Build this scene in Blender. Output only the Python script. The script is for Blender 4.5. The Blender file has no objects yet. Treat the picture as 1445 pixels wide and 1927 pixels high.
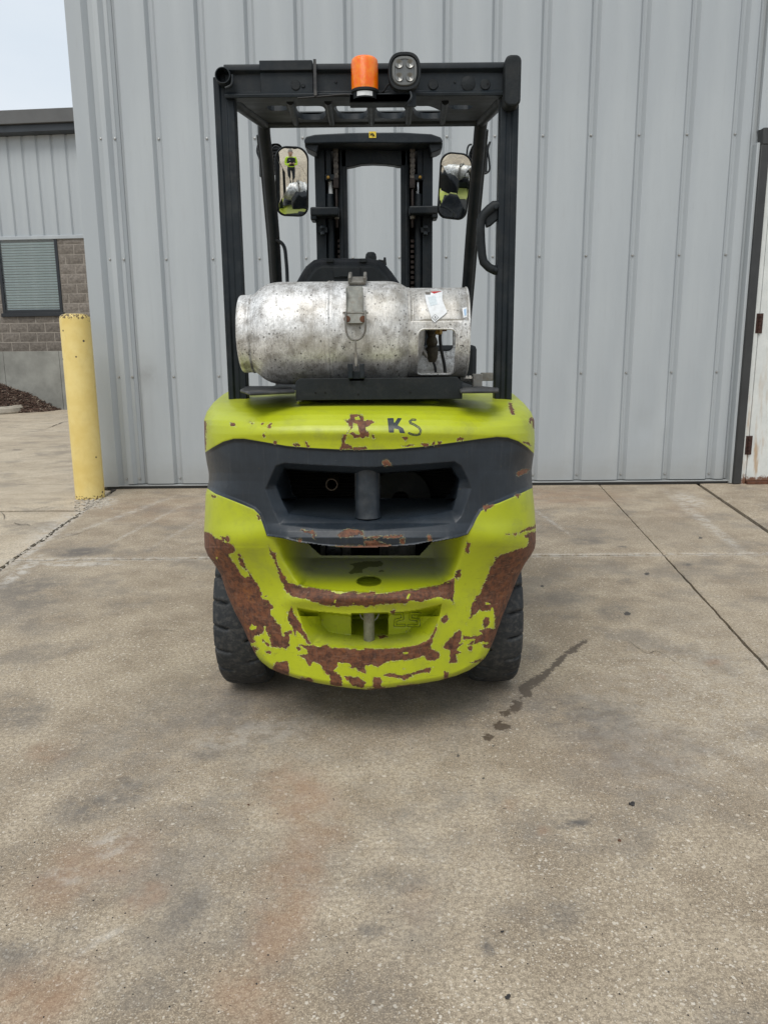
import bpy, math, random
import numpy as np
from mathutils import Vector, Matrix
random.seed(7); rng = np.random.default_rng(7)
S = bpy.context.scene
COL = S.collection
# ------------------------------------------------------------------ camera
FP = 1447.0; TH = math.radians(11.63); RO = math.radians(-0.5); CH = 1.2
F_ = np.array([0, math.cos(TH), -math.sin(TH)]); U0 = np.array([0, math.sin(TH), math.cos(TH)]); R0 = np.array([1.0, 0, 0])
R_ = math.cos(RO)*R0 + math.sin(RO)*U0; U_ = math.cos(RO)*U0 - math.sin(RO)*R0
cam_d = bpy.data.cameras.new('camera'); cam = bpy.data.objects.new('camera', cam_d); COL.objects.link(cam)
cam_d.sensor_fit = 'HORIZONTAL'; cam_d.sensor_width = 36; cam_d.lens = 36*FP/1445; cam_d.clip_end = 2000; cam_d.clip_start = 0.02
M = Matrix.Identity(4)
for i in range(3):
    M[i][0] = R_[i]; M[i][1] = U_[i]; M[i][2] = -F_[i]
M[2][3] = CH
cam.matrix_world = M
S.camera = cam
# ------------------------------------------------------------------ world / light / exposure
S.view_settings.view_transform = 'Standard'; S.view_settings.look = 'None'; S.view_settings.exposure = 0.14; S.view_settings.gamma = 1
S.view_settings.use_curve_mapping = False
SUN_EL = math.radians(56); SUN_AZ = math.radians(200)      # behind the camera, a little to the left
w = bpy.data.worlds.new('World'); S.world = w; w.use_nodes = True
nt = w.node_tree; nt.nodes.clear()
out = nt.nodes.new('ShaderNodeOutputWorld'); bg = nt.nodes.new('ShaderNodeBackground'); bg.inputs[1].default_value = 0.1
sky = nt.nodes.new('ShaderNodeTexSky'); sky.sky_type = 'NISHITA'; sky.sun_disc = False; sky.sun_elevation = SUN_EL; sky.sun_rotation = SUN_AZ
tc = nt.nodes.new('ShaderNodeTexCoord'); nz = nt.nodes.new('ShaderNodeTexNoise'); nz.inputs['Scale'].default_value = 2.2; nz.inputs['Detail'].default_value = 7
mp = nt.nodes.new('ShaderNodeMapping'); mp.inputs['Scale'].default_value = (1, 1, 2.5)
rp = nt.nodes.new('ShaderNodeValToRGB')
rp.color_ramp.elements[0].position = .35; rp.color_ramp.elements[0].color = (6.9, 7.6, 8.3, 1)
rp.color_ramp.elements[1].position = .68; rp.color_ramp.elements[1].color = (8.1, 8.5, 8.9, 1)
mx = nt.nodes.new('ShaderNodeMix'); mx.data_type = 'RGBA'; mx.inputs[0].default_value = .93
nt.links.new(tc.outputs['Generated'], mp.inputs[0]); nt.links.new(mp.outputs[0], nz.inputs[0]); nt.links.new(nz.outputs[0], rp.inputs[0])
nt.links.new(sky.outputs[0], mx.inputs[6]); nt.links.new(rp.outputs[0], mx.inputs[7]); nt.links.new(mx.outputs[2], bg.inputs[0]); nt.links.new(bg.outputs[0], out.inputs[0])
sl = bpy.data.lights.new('sun', 'SUN'); sl.energy = 1.7; sl.angle = math.radians(32); sl.color = (1, .96, .9)
so = bpy.data.objects.new('sun', sl); COL.objects.link(so)
sd = Vector((math.sin(SUN_AZ)*math.cos(SUN_EL), math.cos(SUN_AZ)*math.cos(SUN_EL), math.sin(SUN_EL)))
so.rotation_euler = sd.to_track_quat('Z', 'Y').to_euler(); so.location = (0, 0, 12)

# ------------------------------------------------------------------ geometry of the view (design-time measuring)
def ray(px, py): return F_ + R_*(px-722.5)/FP - U_*(py-963.5)/FP
def at(px, py, Y):
    d = ray(px, py); p = d*Y/d[1]; return Vector((p[0], p[1], p[2]+CH))
def gnd(px, py):
    d = ray(px, py); p = -d*CH/d[2]; return Vector((p[0], p[1], 0))
def proj(p):
    v = np.array([p[0], p[1], p[2]-CH]); z = v@F_
    return (722.5+FP*(v@R_)/z, 963.5-FP*(v@U_)/z)
# ------------------------------------------------------------------ mesh helpers
class MB:
    def __init__(s): s.v = []; s.f = []
    def add(s, vs, fs):
        n = len(s.v); s.v += [tuple(v) for v in vs]; s.f += [tuple(i+n for i in f) for f in fs]; return s
    def boxb(s, a, b):
        x0, y0, z0 = a; x1, y1, z1 = b
        x0, x1 = min(x0, x1), max(x0, x1); y0, y1 = min(y0, y1), max(y0, y1); z0, z1 = min(z0, z1), max(z0, z1)
        return s.add([(x0,y0,z0),(x1,y0,z0),(x1,y1,z0),(x0,y1,z0),(x0,y0,z1),(x1,y0,z1),(x1,y1,z1),(x0,y1,z1)],
                     [(0,3,2,1),(4,5,6,7),(0,1,5,4),(1,2,6,5),(2,3,7,6),(3,0,4,7)])
    def prism(s, pts, off):
        n = len(pts); off = Vector(off); pts = [Vector(p) for p in pts]
        # outward orientation: first cap must face against the offset
        nrm = Vector((0,0,0))
        for i in range(n):
            a = pts[i]; b = pts[(i+1) % n]; nrm += a.cross(b)
        if nrm.dot(off) > 0: pts = pts[::-1]
        fs = [tuple(range(n)), tuple(range(2*n-1, n-1, -1))]
        for i in range(n):
            j = (i+1) % n; fs.append((j, i, i+n, j+n))
        return s.add(list(pts)+[p+off for p in pts], fs)
    def tube(s, pts, r, n=10, sx=1.0, closed=False):
        pts = [Vector(p) for p in pts]; m = len(pts); vs = []; up = None
        rs = r if isinstance(r, (list, tuple)) else [r]*m
        for i, p in enumerate(pts):
            if closed: t = (pts[(i+1) % m]-pts[i-1]).normalized()
            else: t = (pts[min(i+1, m-1)]-pts[max(i-1, 0)]).normalized()
            if up is None:
                up = Vector((0,0,1)) if abs(t.z) < .9 else Vector((0,1,0))
            b = t.cross(up).normalized(); up = b.cross(t).normalized()
            for k in range(n):
                a = 2*math.pi*k/n
                vs.append(p + b*math.cos(a)*rs[i]*sx + up*math.sin(a)*rs[i])
        fs = []
        for i in range(m if closed else m-1):
            for k in range(n):
                a = i*n+k; b2 = i*n+(k+1) % n; i2 = (i+1) % m
                fs.append((a, i2*n+k, i2*n+(k+1) % n, b2)[::-1])
        if not closed:
            fs.append(tuple(range(n))[::-1]); fs.append(tuple((m-1)*n+k for k in range(n)))
        return s.add(vs, fs)
    def lathe(s, prof, o, ax, n=32):
        # prof: (r, t) along axis ax from o
        ax = Vector(ax).normalized(); o = Vector(o); u = ax.orthogonal().normalized(); v = ax.cross(u)
        vs = []; m = len(prof)
        for r, t in prof:
            for k in range(n):
                a = 2*math.pi*k/n; vs.append(o+ax*t+(u*math.cos(a)+v*math.sin(a))*max(r, 1e-5))
        fs = []
        for i in range(m-1):
            for k in range(n):
                fs.append((i*n+k, i*n+(k+1) % n, (i+1)*n+(k+1) % n, (i+1)*n+k))
        return s.add(vs, fs)
    def build(s, name, mt, parent=None, smooth=True, bevel=0, ang=35, segs=2):
        me = bpy.data.meshes.new(name); me.from_pydata(s.v, [], s.f); me.validate()
        if mt: me.materials.append(mt)
        if smooth:
            me.polygons.foreach_set('use_smooth', [True]*len(me.polygons)); me.set_sharp_from_angle(angle=math.radians(ang))
        me.update()
        return obj(name, me, parent, bevel, segs)
def obj(name, me, parent=None, bevel=0, segs=2):
    o = bpy.data.objects.new(name, me); COL.objects.link(o)
    if parent: o.parent = parent
    if bevel:
        b = o.modifiers.new('bevel', 'BEVEL'); b.width = bevel; b.segments = segs; b.limit_method = 'ANGLE'; b.angle_limit = math.radians(40)
    return o
def empty(name, loc=(0,0,0), label=None, cat=None, group=None):
    o = bpy.data.objects.new(name, None); COL.objects.link(o); o.location = loc; o.empty_display_size = .2
    tag(o, label, cat, group); return o
def tag(o, label=None, cat=None, group=None, kind=None):
    if label: o['label'] = label
    if cat: o['category'] = cat
    if group: o['group'] = group
    if kind: o['kind'] = kind
    return o
def spline(pts, n=8):
    pts = [Vector(p) for p in pts]; r = []
    for i in range(len(pts)-1):
        p0 = pts[max(i-1,0)]; p1 = pts[i]; p2 = pts[i+1]; p3 = pts[min(i+2,len(pts)-1)]
        for k in range(n):
            t = k/n; r.append(.5*((2*p1)+(p2-p0)*t+(2*p0-5*p1+4*p2-p3)*t*t+(3*p1-p0-3*p2+p3)*t**3))
    r.append(pts[-1]); return r
# ------------------------------------------------------------------ material helpers
class MT:
    def __init__(s, name):
        s.m = bpy.data.materials.new(name); s.m.use_nodes = True; s.t = s.m.node_tree; s.b = s.t.nodes['Principled BSDF']; s.co = None
    def n(s, ty, **k):
        q = s.t.nodes.new(ty)
        for a, v in k.items(): setattr(q, a, v)
        return q
    def l(s, a, b): s.t.links.new(a, b)
    def _set(s, sock, v):
        if isinstance(v, bpy.types.NodeSocket): s.l(v, sock)
        elif isinstance(v, tuple): sock.default_value = v if len(v) == 4 or len(sock.default_value) == 3 else v+(1,)
        else: sock.default_value = v
    def coord(s, scale=(1,1,1), loc=(0,0,0), rot=(0,0,0), kind='Object'):
        if s.co is None: s.co = s.n('ShaderNodeTexCoord')
        q = s.n('ShaderNodeMapping'); q.inputs['Scale'].default_value = scale; q.inputs['Location'].default_value = loc; q.inputs['Rotation'].default_value = rot
        s.l(s.co.outputs[kind], q.inputs[0]); return q.outputs[0]
    def noise(s, sc, det=4, ro=.55, vec=None, dist=0):
        q = s.n('ShaderNodeTexNoise'); q.inputs['Scale'].default_value = sc; q.inputs['Detail'].default_value = det; q.inputs['Roughness'].default_value = ro; q.inputs['Distortion'].default_value = dist
        s.l(vec if vec is not None else s.coord(), q.inputs['Vector']); return q.outputs[0]
    def vor(s, sc, feat='F1', vec=None, out='Distance', rnd=1):
        q = s.n('ShaderNodeTexVoronoi'); q.feature = feat; q.inputs['Scale'].default_value = sc; q.inputs['Randomness'].default_value = rnd
        s.l(vec if vec is not None else s.coord(), q.inputs['Vector']); return q.outputs[out]
    def mth(s, op, a, b=0.0, c=None, clamp=False):
        q = s.n('ShaderNodeMath'); q.operation = op; q.use_clamp = clamp; s._set(q.inputs[0], a); s._set(q.inputs[1], b)
        if c is not None: s._set(q.inputs[2], c)
        return q.outputs[0]
    def ss(s, x, lo, hi, a=0.0, b=1.0):
        q = s.n('ShaderNodeMapRange'); q.interpolation_type = 'SMOOTHSTEP'; s._set(q.inputs[0], x)
        q.inputs[1].default_value = lo; q.inputs[2].default_value = hi; q.inputs[3].default_value = a; q.inputs[4].default_value = b; return q.outputs[0]
    def mix(s, f, a, b, mode='MIX'):
        q = s.n('ShaderNodeMix'); q.data_type = 'RGBA'; q.blend_type = mode; s._set(q.inputs[0], f); s._set(q.inputs[6], a); s._set(q.inputs[7], b); return q.outputs[2]
    def mixf(s, f, a, b):
        q = s.n('ShaderNodeMix'); q.data_type = 'FLOAT'; s._set(q.inputs[0], f); s._set(q.inputs[2], a); s._set(q.inputs[3], b); return q.outputs[0]
    def attr(s, name):
        q = s.n('ShaderNodeAttribute'); q.attribute_name = name; return q.outputs['Fac']
    def bump(s, h, st=.2, d=.01, nrm=None):
        q = s.n('ShaderNodeBump'); q.inputs['Strength'].default_value = st; q.inputs['Distance'].default_value = d; s._set(q.inputs['Height'], h)
        if nrm is not None: s.l(nrm, q.inputs['Normal'])
        return q.outputs[0]
    def set(s, col=None, ro=None, me=None, nrm=None, **k):
        if col is not None: s._set(s.b.inputs['Base Color'], col)
        if ro is not None: s._set(s.b.inputs['Roughness'], ro)
        if me is not None: s._set(s.b.inputs['Metallic'], me)
        if nrm is not None: s.l(nrm, s.b.inputs['Normal'])
        for a, v in k.items(): s._set(s.b.inputs[a.replace('_', ' ')], v)
        return s.m
def simple(name, col, ro=.5, me=0., var=.25, sc=6., bump=.0, bsc=60., dust=None, dustamt=.3, **k):
    q = MT(name); n1 = q.noise(sc, 6, .6); c2 = tuple(c*(1-var) for c in col); c3 = tuple(min(1, c*(1+var)) for c in col)
    c = q.mix(q.ss(n1, .3, .7), c2, c3)
    if dust: c = q.mix(q.mth('MULTIPLY', q.ss(q.noise(sc*2.7, 8, .7), .42, .75), dustamt), c, dust)
    r = q.mth('ADD', q.mth('MULTIPLY', q.noise(sc*3, 5), .25), ro-.12, clamp=True)
    nr = q.bump(q.noise(bsc, 5), bump, .003) if bump else None
    if max(col) < .02: k.setdefault('Specular_IOR_Level', .3)
    return q.set(c, r, me, nr, **k)

DUSTC = (.16, .15, .13)
m_black = simple('black_painted_steel', (.007, .0115, .0155), .5, 0, .3, 5, .12, 90, DUSTC, .10)
m_mast = simple('mast_steel', (.006, .0105, .0145), .5, 0, .3, 5, .12, 90, DUSTC, .10)
m_plastic = simple('black_plastic', (.008, .011, .013), .58, 0, .2, 8, .25, 220, DUSTC, .08)
m_rubbermat = simple('rubber_mat', (.02, .022, .025), .6, 0, .3, 6, .2, 120, DUSTC, .5)
m_seat = simple('seat_vinyl', (.009, .012, .016), .55, 0, .2, 8, .15, 300, DUSTC, .15)
m_steel = simple('zinc_steel', (.34, .33, .30), .42, .75, .3, 20, .2, 150, (.12, .07, .04), .35)
m_dullsteel = simple('dull_steel', (.20, .195, .175), .6, .4, .3, 25, .3, 150, (.13, .07, .035), .45)
m_chrome = simple('chrome_rod', (.7, .7, .7), .16, 1., .05)
m_chain = simple('chain_steel', (.03, .022, .019), .55, .5, .4, 40)
m_rust = simple('rusted_steel', (.10, .04, .02), .85, 0, .4, 30, .4, 120)
m_dark = simple('dark_interior', (.006, .006, .006), .8, 0, .3, 10)
m_brass = simple('brass_fitting', (.30, .18, .035), .45, .5, .4, 40)
m_valve = simple('old_valve_brass', (.050, .042, .026), .6, .4, .5, 40, .2, 100)
m_hose = simple('black_hose', (.012, .012, .012), .5, 0, .2, 20)
m_white = simple('white_label', (.72, .74, .75), .45, 0, .06, 30, 0, 60, (.3, .3, .28), .3)
m_red = simple('red_label', (.45, .03, .03), .5, 0, .1, 30)
m_blue = simple('blue_label_print', (.30, .45, .62), .5, 0, .1, 30)
m_yellowlab = simple('yellow_label', (.75, .55, .04), .5, 0, .1, 30)
m_inkblack = simple('black_print', (.01, .01, .01), .5, 0, .1, 30)
m_limepart = simple('lime_paint', (.36, .43, .012), .4, 0, .12, 5, .05, 60, (.2, .2, .1), .25)
def mk_rubber():
    q = MT('tyre_rubber'); n = q.noise(9, 6); n2 = q.noise(60, 6, .7)
    c = q.mix(q.ss(n, .3, .7), (.011, .014, .017), (.023, .027, .030)); c = q.mix(q.mth('MULTIPLY', q.ss(n2, .42, .7), .75), c, (.075, .072, .066))
    c = q.mix(q.ss(q.noise(22, 7, .7, None, .4), .70, .72), c, (.006, .006, .007))
    return q.set(c, .68, 0, q.bump(n2, .3, .002))
m_rubber = mk_rubber()
def mk_mirror():
    q = MT('mirror_glass'); return q.set((.9, .93, .93), .015, 1.)
m_mirror = mk_mirror()
def mk_amber():
    q = MT('amber_lens'); v = q.coord()
    wv = q.n('ShaderNodeTexWave'); wv.bands_direction = 'Z'; wv.inputs['Scale'].default_value = 95; q.l(v, wv.inputs[0])
    c = q.mix(q.ss(q.noise(60, 3), .35, .7), (1.0, .16, .0), (1.0, .27, .004))
    return q.set(c, .22, 0, q.bump(wv.outputs[0], .35, .0015), Subsurface_Weight=.5, Subsurface_Radius=(.04, .02, .004), Coat_Weight=.15)
m_amber = mk_amber()
def mk_lens():
    q = MT('lamp_lens'); return q.set((.10, .105, .10), .12, 0, None, Coat_Weight=1.0)
m_lens = mk_lens(); m_ring = simple('lamp_bezel', (.14, .145, .14), .4, 0, .15)
m_led = simple('led_reflector', (.20, .20, .19), .3, .5, .1)
def mk_tank():
    q = MT('scuffed_aluminium'); v = q.coord()
    n1 = q.noise(24, 9, .74, v); n2 = q.noise(95, 8, .75, v); n3 = q.noise(5, 4, .5, v)
    sp = q.vor(85, 'F1', q.coord((1, 1, 1), (0,0,0)))
    spk = q.mth('MULTIPLY', q.ss(q.mth('ADD', sp, q.mth('MULTIPLY', q.mth('SUBTRACT', q.noise(220, 3), .5), .5)), .30, .16), q.ss(q.noise(60, 3), .50, .60))
    c = q.mix(q.ss(n2, .33, .66), (.58, .575, .56), (.95, .95, .94))
    c = q.mix(q.mth('MULTIPLY', q.ss(n1, .45, .62), .75), c, (.27, .25, .225))
    c = q.mix(q.mth('MULTIPLY', q.ss(n3, .42, .62), .5), c, (.34, .31, .25))
    c = q.mix(q.mth('MULTIPLY', spk, .85), c, (.04, .038, .035))
    fs_ = q.mth('MULTIPLY', q.ss(q.noise(170, 4, .6, q.coord((1, .6, .6))), .60, .68), q.ss(n1, .36, .56)); c = q.mix(q.mth('MULTIPLY', fs_, .7), c, (.07, .065, .06))
    rg = q.noise(55, 6, .75, q.coord((4, .5, .5))); c = q.mix(q.mth('MULTIPLY', q.ss(rg, .50, .66), .45), c, (.20, .195, .19))
    st = q.noise(30, 6, .8, q.coord((1, 9, 1)))
    c = q.mix(q.mth('MULTIPLY', q.ss(st, .62, .7), .45), c, (.12, .11, .10))
    for rt_ in (.5, -.9, 1.4): c = q.mix(q.mth('MULTIPLY', q.ss(q.noise(26, 4, .6, q.coord((1, 12, 12), (rt_, 0, 1), (0, rt_, 0))), .70, .725), .6), c, (.14, .135, .13))
    ro = q.mth('ADD', q.mth('MULTIPLY', n2, .30), .24)
    dent = q.vor(26, 'SMOOTH_F1', v)
    h = q.mth('ADD', q.mth('MULTIPLY', n1, .7), q.mth('ADD', q.mth('MULTIPLY', n2, .35), q.mth('MULTIPLY', dent, .35)))
    return q.set(c, q.mth('ADD', ro, .12), .55, q.bump(h, .30, .006))
m_tank = mk_tank()
# painted, chipped casting of the counterweight
def mk_cast():
    q = MT('chipped_lime_casting'); v = q.coord()
    sb = q.attr('black'); sr = q.attr('rust'); si = q.attr('ink_and_groove'); sdst = q.attr('dust'); swr = q.attr('wear'); spt = q.attr('wet')
    n_a = q.noise(55, 8, .7, v); n_b = q.noise(150, 4, .6, v); n_f = q.noise(300, 3, .6, v)
    jag = q.mth('ADD', q.mth('MULTIPLY', q.mth('SUBTRACT', n_a, .5), 16), q.mth('MULTIPLY', q.mth('SUBTRACT', n_b, .5), 6))
    n_h = q.noise(24, 6, .7, q.coord((1, 1, 5), (2, 0, 1), (0, .08, 0))); n_v = q.noise(60, 5, .7, q.coord((3, 3, .5)))
    r = q.mth('ADD', sr, q.mth('ADD', jag, q.mth('ADD', q.mth('MULTIPLY', q.mth('SUBTRACT', n_h, .5), 10), q.mth('MULTIPLY', q.mth('SUBTRACT', n_v, .5), 5))))
    isl = q.mth('MULTIPLY', q.mth('SUBTRACT', q.noise(30, 7, .7, q.coord((1, 1, 2.2), (7, 1, 4))), .655), 150)
    r = q.mth('SUBTRACT', r, q.mth('MAXIMUM', isl, 0.0))
    # small loose chips where the paint is worn
    ch = q.noise(38, 6, .62, q.coord((1, 1, 1.7), (3, 1, 2)))
    chips = q.mth('MULTIPLY', q.mth('SUBTRACT', q.mth('ADD', ch, q.mth('MULTIPLY', swr, .16)), .79), 60)
    r = q.mth('MAXIMUM', r, chips)
    rmask = q.ss(r, -.25, .35); halo = q.mth('MULTIPLY', q.ss(r, -1.7, -.5), q.ss(n_b, .44, .60))
    lime = q.mix(q.ss(q.noise(4, 4), .3, .7), (.380, .435, .010), (.440, .495, .014))
    lime = q.mix(q.mth('MULTIPLY', q.ss(q.noise(11, 8, .75), .46, .72), .38), lime, (.235, .255, .05))
    sc = q.noise(26, 5, .7, q.coord((1, 1, 9), rot=(0, .25, 0)))
    lime = q.mix(q.mth('MULTIPLY', q.mth('MULTIPLY', q.ss(sc, .62, .66), q.mth('ADD', swr, .15)), .5), lime, (.14, .15, .02))
    blk = q.mix(q.ss(q.noise(7, 7, .65), .3, .72), (.0095, .015, .022), (.019, .028, .039))
    vs = q.noise(30, 6, .7, q.coord((3, 3, .22)))
    blk = q.mix(q.mth('MULTIPLY', q.ss(vs, .5, .8), .35), blk, (.07, .075, .08))
    blk = q.mix(q.ss(q.noise(60, 3, .5, q.coord((.5, 1, 6), (5,2,8), (0, -.15, 0))), .775, .79), blk, (.16, .16, .15))
    bm = q.ss(sb, -.5, .5)
    paint = q.mix(bm, lime, blk)
    paint = q.mix(q.mth('MULTIPLY', q.ss(sdst, 0, 1), q.ss(n_a, .2, .7, .55, .95)), paint, (.27, .275, .19))
    paint = q.mix(q.ss(si, -.25, .35), paint, (.018, .025, .035))
    paint = q.mix(q.mth('MULTIPLY', q.ss(q.mth('ADD', spt, q.mth('MULTIPLY', q.mth('SUBTRACT', n_a, .5), 9)), -.4, .4), .8), paint, (.07, .075, .006))
    stn = q.mth('MULTIPLY', q.ss(r, -9, -1), q.ss(q.noise(35, 5, .7, q.coord((2.5, 2.5, .6))), .48, .66)); paint = q.mix(q.mth('MULTIPLY', stn, .45), paint, (.16, .11, .02))
    paint = q.mix(q.mth('MULTIPLY', q.ss(q.noise(6, 9, .78, q.coord(loc=(1, 4, 2))), .52, .70), q.mixf(bm, .30, .0)), paint, (.19, .19, .075))
    paint = q.mix(q.mth('MULTIPLY', halo, q.mixf(bm, .85, .55)), paint, (.62, .66, .34))
    rc = q.mix(q.ss(n_a, .35, .65), (.048, .017, .009), (.17, .060, .024))
    rc = q.mix(q.mth('MULTIPLY', q.ss(n_h, .52, .66), .55), rc, (.21, .105, .062))
    rv = q.noise(70, 5, .7, q.coord((2.2, 2.2, .25)))
    rc = q.mix(q.mth('MULTIPLY', q.ss(rv, .5, .75), .5), rc, (.155, .10, .075))
    rc = q.mix(q.mth('MULTIPLY', q.ss(q.noise(34, 4, .7, q.coord((1, 1, 7), rot=(0, .12, 0))), .66, .70), .6), rc, (.34, .25, .17))
    rc = q.mix(q.ss(q.noise(18, 6, .7), .55, .72), rc, (.24, .085, .022))
    c = q.mix(rmask, paint, rc)
    ro = q.mixf(rmask, q.mixf(bm, q.mth('ADD', q.mth('MULTIPLY', n_a, .2), .27), q.mth('ADD', q.mth('MULTIPLY', n_a, .25), .33)), .66)
    ro = q.mixf(q.ss(sdst, 0, 1), ro, .75)
    h = q.mth('ADD', q.mth('MULTIPLY', q.ss(r, -.8, .4), -1.0), q.mth('MULTIPLY', n_a, .25))
    h = q.mth('ADD', h, q.mth('MULTIPLY', q.noise(14, 3), .5))
    return q.set(c, ro, 0, q.bump(h, .5, .003))
m_cast = mk_cast()
# concrete paving
def mk_concrete(name, tan=False):
    q = MT(name); v = q.coord(kind='Object')
    big = q.noise(.9, 7, .6, v); mid = q.noise(4.5, 8, .65, v); fine = q.noise(90, 5, .75, v); grit = q.noise(260, 3, .7, v)
    a = (.275, .217, .152) if not tan else (.42, .345, .25)
    b = (.455, .378, .278) if not tan else (.55, .47, .355)
    c = q.mix(q.ss(q.mth('ADD', q.mth('MULTIPLY', big, .45), q.mth('MULTIPLY', mid, .55)), .40, .60), a, b)
    c = q.mix(q.mth('MULTIPLY', q.ss(fine, .42, .58), .62), c, tuple(x*.52 for x in a))
    c = q.mix(q.mth('MULTIPLY', q.ss(grit, .50, .66), .6), c, tuple(min(1, x*1.55) for x in b))
    wv = q.n('ShaderNodeVectorMath'); wv.operation = 'MULTIPLY_ADD'; nzc = q.n('ShaderNodeTexNoise'); nzc.inputs['Scale'].default_value = 130; q.l(v, nzc.inputs['Vector']); q.l(nzc.outputs['Color'], wv.inputs[0]); wv.inputs[1].default_value = (.009, .009, .009); q.l(v, wv.inputs[2]); v2 = wv.outputs[0]
    pebs = []
    for sc_, th_, rad, am in ((58, .70, .34, .9), (100, .55, .42, .8), (185, .42, .48, .6)):
        vd = q.vor(sc_, 'F1', v2); vc = q.vor(sc_, 'F1', v2, 'Color'); sx = q.n('ShaderNodeSeparateColor'); q.l(vc, sx.inputs[0])
        size = q.mth('MULTIPLY', q.mth('MULTIPLY', sx.outputs[1], sx.outputs[1]), rad)
        p_ = q.mth('MULTIPLY', q.ss(q.mth('SUBTRACT', vd, size), .05, -.02), q.ss(sx.outputs[0], th_, th_+.01))
        p_ = q.mth('MULTIPLY', p_, q.ss(q.noise(1.1, 4, .6, q.coord((1,1,1), (sc_, 1, 2))), .36, .62, .25, 1.))
        pc = q.mix(sx.outputs[2], (.52, .44, .34), (.80, .75, .66))
        c = q.mix(q.mth('MULTIPLY', p_, am if not tan else am*.35), c, pc); pebs.append(p_)
        if sc_ == 105: c = q.mix(q.mth('MULTIPLY', q.mth('MULTIPLY', q.ss(vd, .32, .2), q.ss(sx.outputs[0], .16, .14)), .55), c, (.10, .085, .07))
    peb = pebs[0]
    c = q.mix(q.mth('MULTIPLY', q.ss(q.noise(2.2, 8, .7, q.coord((1,1,1), (4, 7, 1))), .49, .64), .42), c, (.15, .138, .125))
    if tan:
        stk = q.noise(2.2, 8, .65, q.coord((.35, 1.6, 1), rot=(0, 0, .1)))
        c = q.mix(q.mth('MULTIPLY', q.ss(stk, .48, .75), .45), c, (.24, .19, .14))
    ds = q.attr('stain_and_shade'); c = q.mix(q.mth('MULTIPLY', q.mth('MULTIPLY', ds, q.ss(q.mth('ADD', q.mth('MULTIPLY', mid, .5), q.mth('MULTIPLY', q.noise(14, 8, .7, q.coord(loc=(9, 3, 0))), .5)), .40, .57, .12, 1.45)), .72, clamp=True), c, (.098, .090, .084))
    rs = q.attr('stain_rust'); c = q.mix(q.mth('MULTIPLY', q.mth('MULTIPLY', rs, q.ss(q.noise(7, 8, .7), .36, .6, .25, 1.2)), .48, clamp=True), c, (.30, .16, .085))
    ps = q.attr('stain_pale'); c = q.mix(q.mth('MULTIPLY', q.mth('MULTIPLY', ps, q.ss(q.noise(16, 8, .75), .4, .6)), .8, clamp=True), c, (.60, .57, .52))
    wt = q.attr('wet'); wm = q.ss(q.mth('ADD', wt, q.mth('MULTIPLY', q.mth('SUBTRACT', q.noise(38, 7, .75), .5), 34)), -1.2, 1.2)
    c = q.mix(q.mth('MULTIPLY', wm, .90), c, (.085, .062, .042))
    oi = q.attr('oil'); om = q.ss(q.mth('ADD', oi, q.mth('MULTIPLY', q.mth('SUBTRACT', q.noise(70, 5, .7), .5), 10)), -.8, .8)
    c = q.mix(q.mth('MULTIPLY', om, .85), c, (.035, .033, .034))
    ro = q.mixf(wm, .82, .55)
    h = q.mth('ADD', q.mth('MULTIPLY', fine, .6), q.mth('ADD', q.mth('MULTIPLY', grit, .4), q.mth('MULTIPLY', peb, .5)))
    return q.set(c, ro, 0, q.bump(h, .55, .004))
m_conc = mk_concrete('exposed_concrete'); m_drive = mk_concrete('tan_concrete', True)
def mk_siding(name, dirt=True):
    q = MT(name); v = q.coord()
    n = q.noise(1.2, 4, .5, q.coord((2.2, 1, .35))); n2 = q.noise(30, 6, .7, q.coord((1, 1, .12)))
    c = q.mix(q.ss(n, .35, .65), (.385, .415, .435), (.435, .465, .48))
    c = q.mix(q.mth('MULTIPLY', q.ss(n2, .5, .75), .22), c, (.33, .345, .355))
    g = q.n('ShaderNodeSeparateXYZ'); q.l(q.coord(), g.inputs[0])
    dm = q.mth('MULTIPLY', q.ss(q.mth('ADD', g.outputs[2], q.mth('MULTIPLY', q.noise(5, 6, .7), .35)), .55, .12), .5)
    c = q.mix(dm, c, (.27, .26, .235))
    if dirt:
        sm = q.attr('smudge'); c = q.mix(q.mth('MULTIPLY', q.mth('MULTIPLY', sm, q.ss(q.noise(9, 7, .7), .3, .6, .4, 1)), .55, clamp=True), c, (.22, .22, .22))
    h = q.mth('ADD', q.mth('MULTIPLY', q.noise(.9, 3, .5, q.coord((3, 1, .8))), 1.), q.mth('MULTIPLY', q.noise(420, 2), .02))
    return q.set(c, q.mth('ADD', q.mth('MULTIPLY', n2, .15), .36), .0, q.bump(h, .4, .012))
m_siding = mk_siding('grey_metal_siding')
m_trim_gap_shadow = simple('bronze_trim_and_gap_shadow', (.035, .036, .036), .45, 0, .15, 5, .05)
m_fascia = simple('dark_fascia', (.10, .10, .098), .5, 0, .15, 1)
m_gutter = simple('dark_gutter', (.028, .034, .040), .45, 0, .2, 2)
m_screw = simple('screw_head', (.34, .34, .33), .4, .6, .3, 20)
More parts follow.
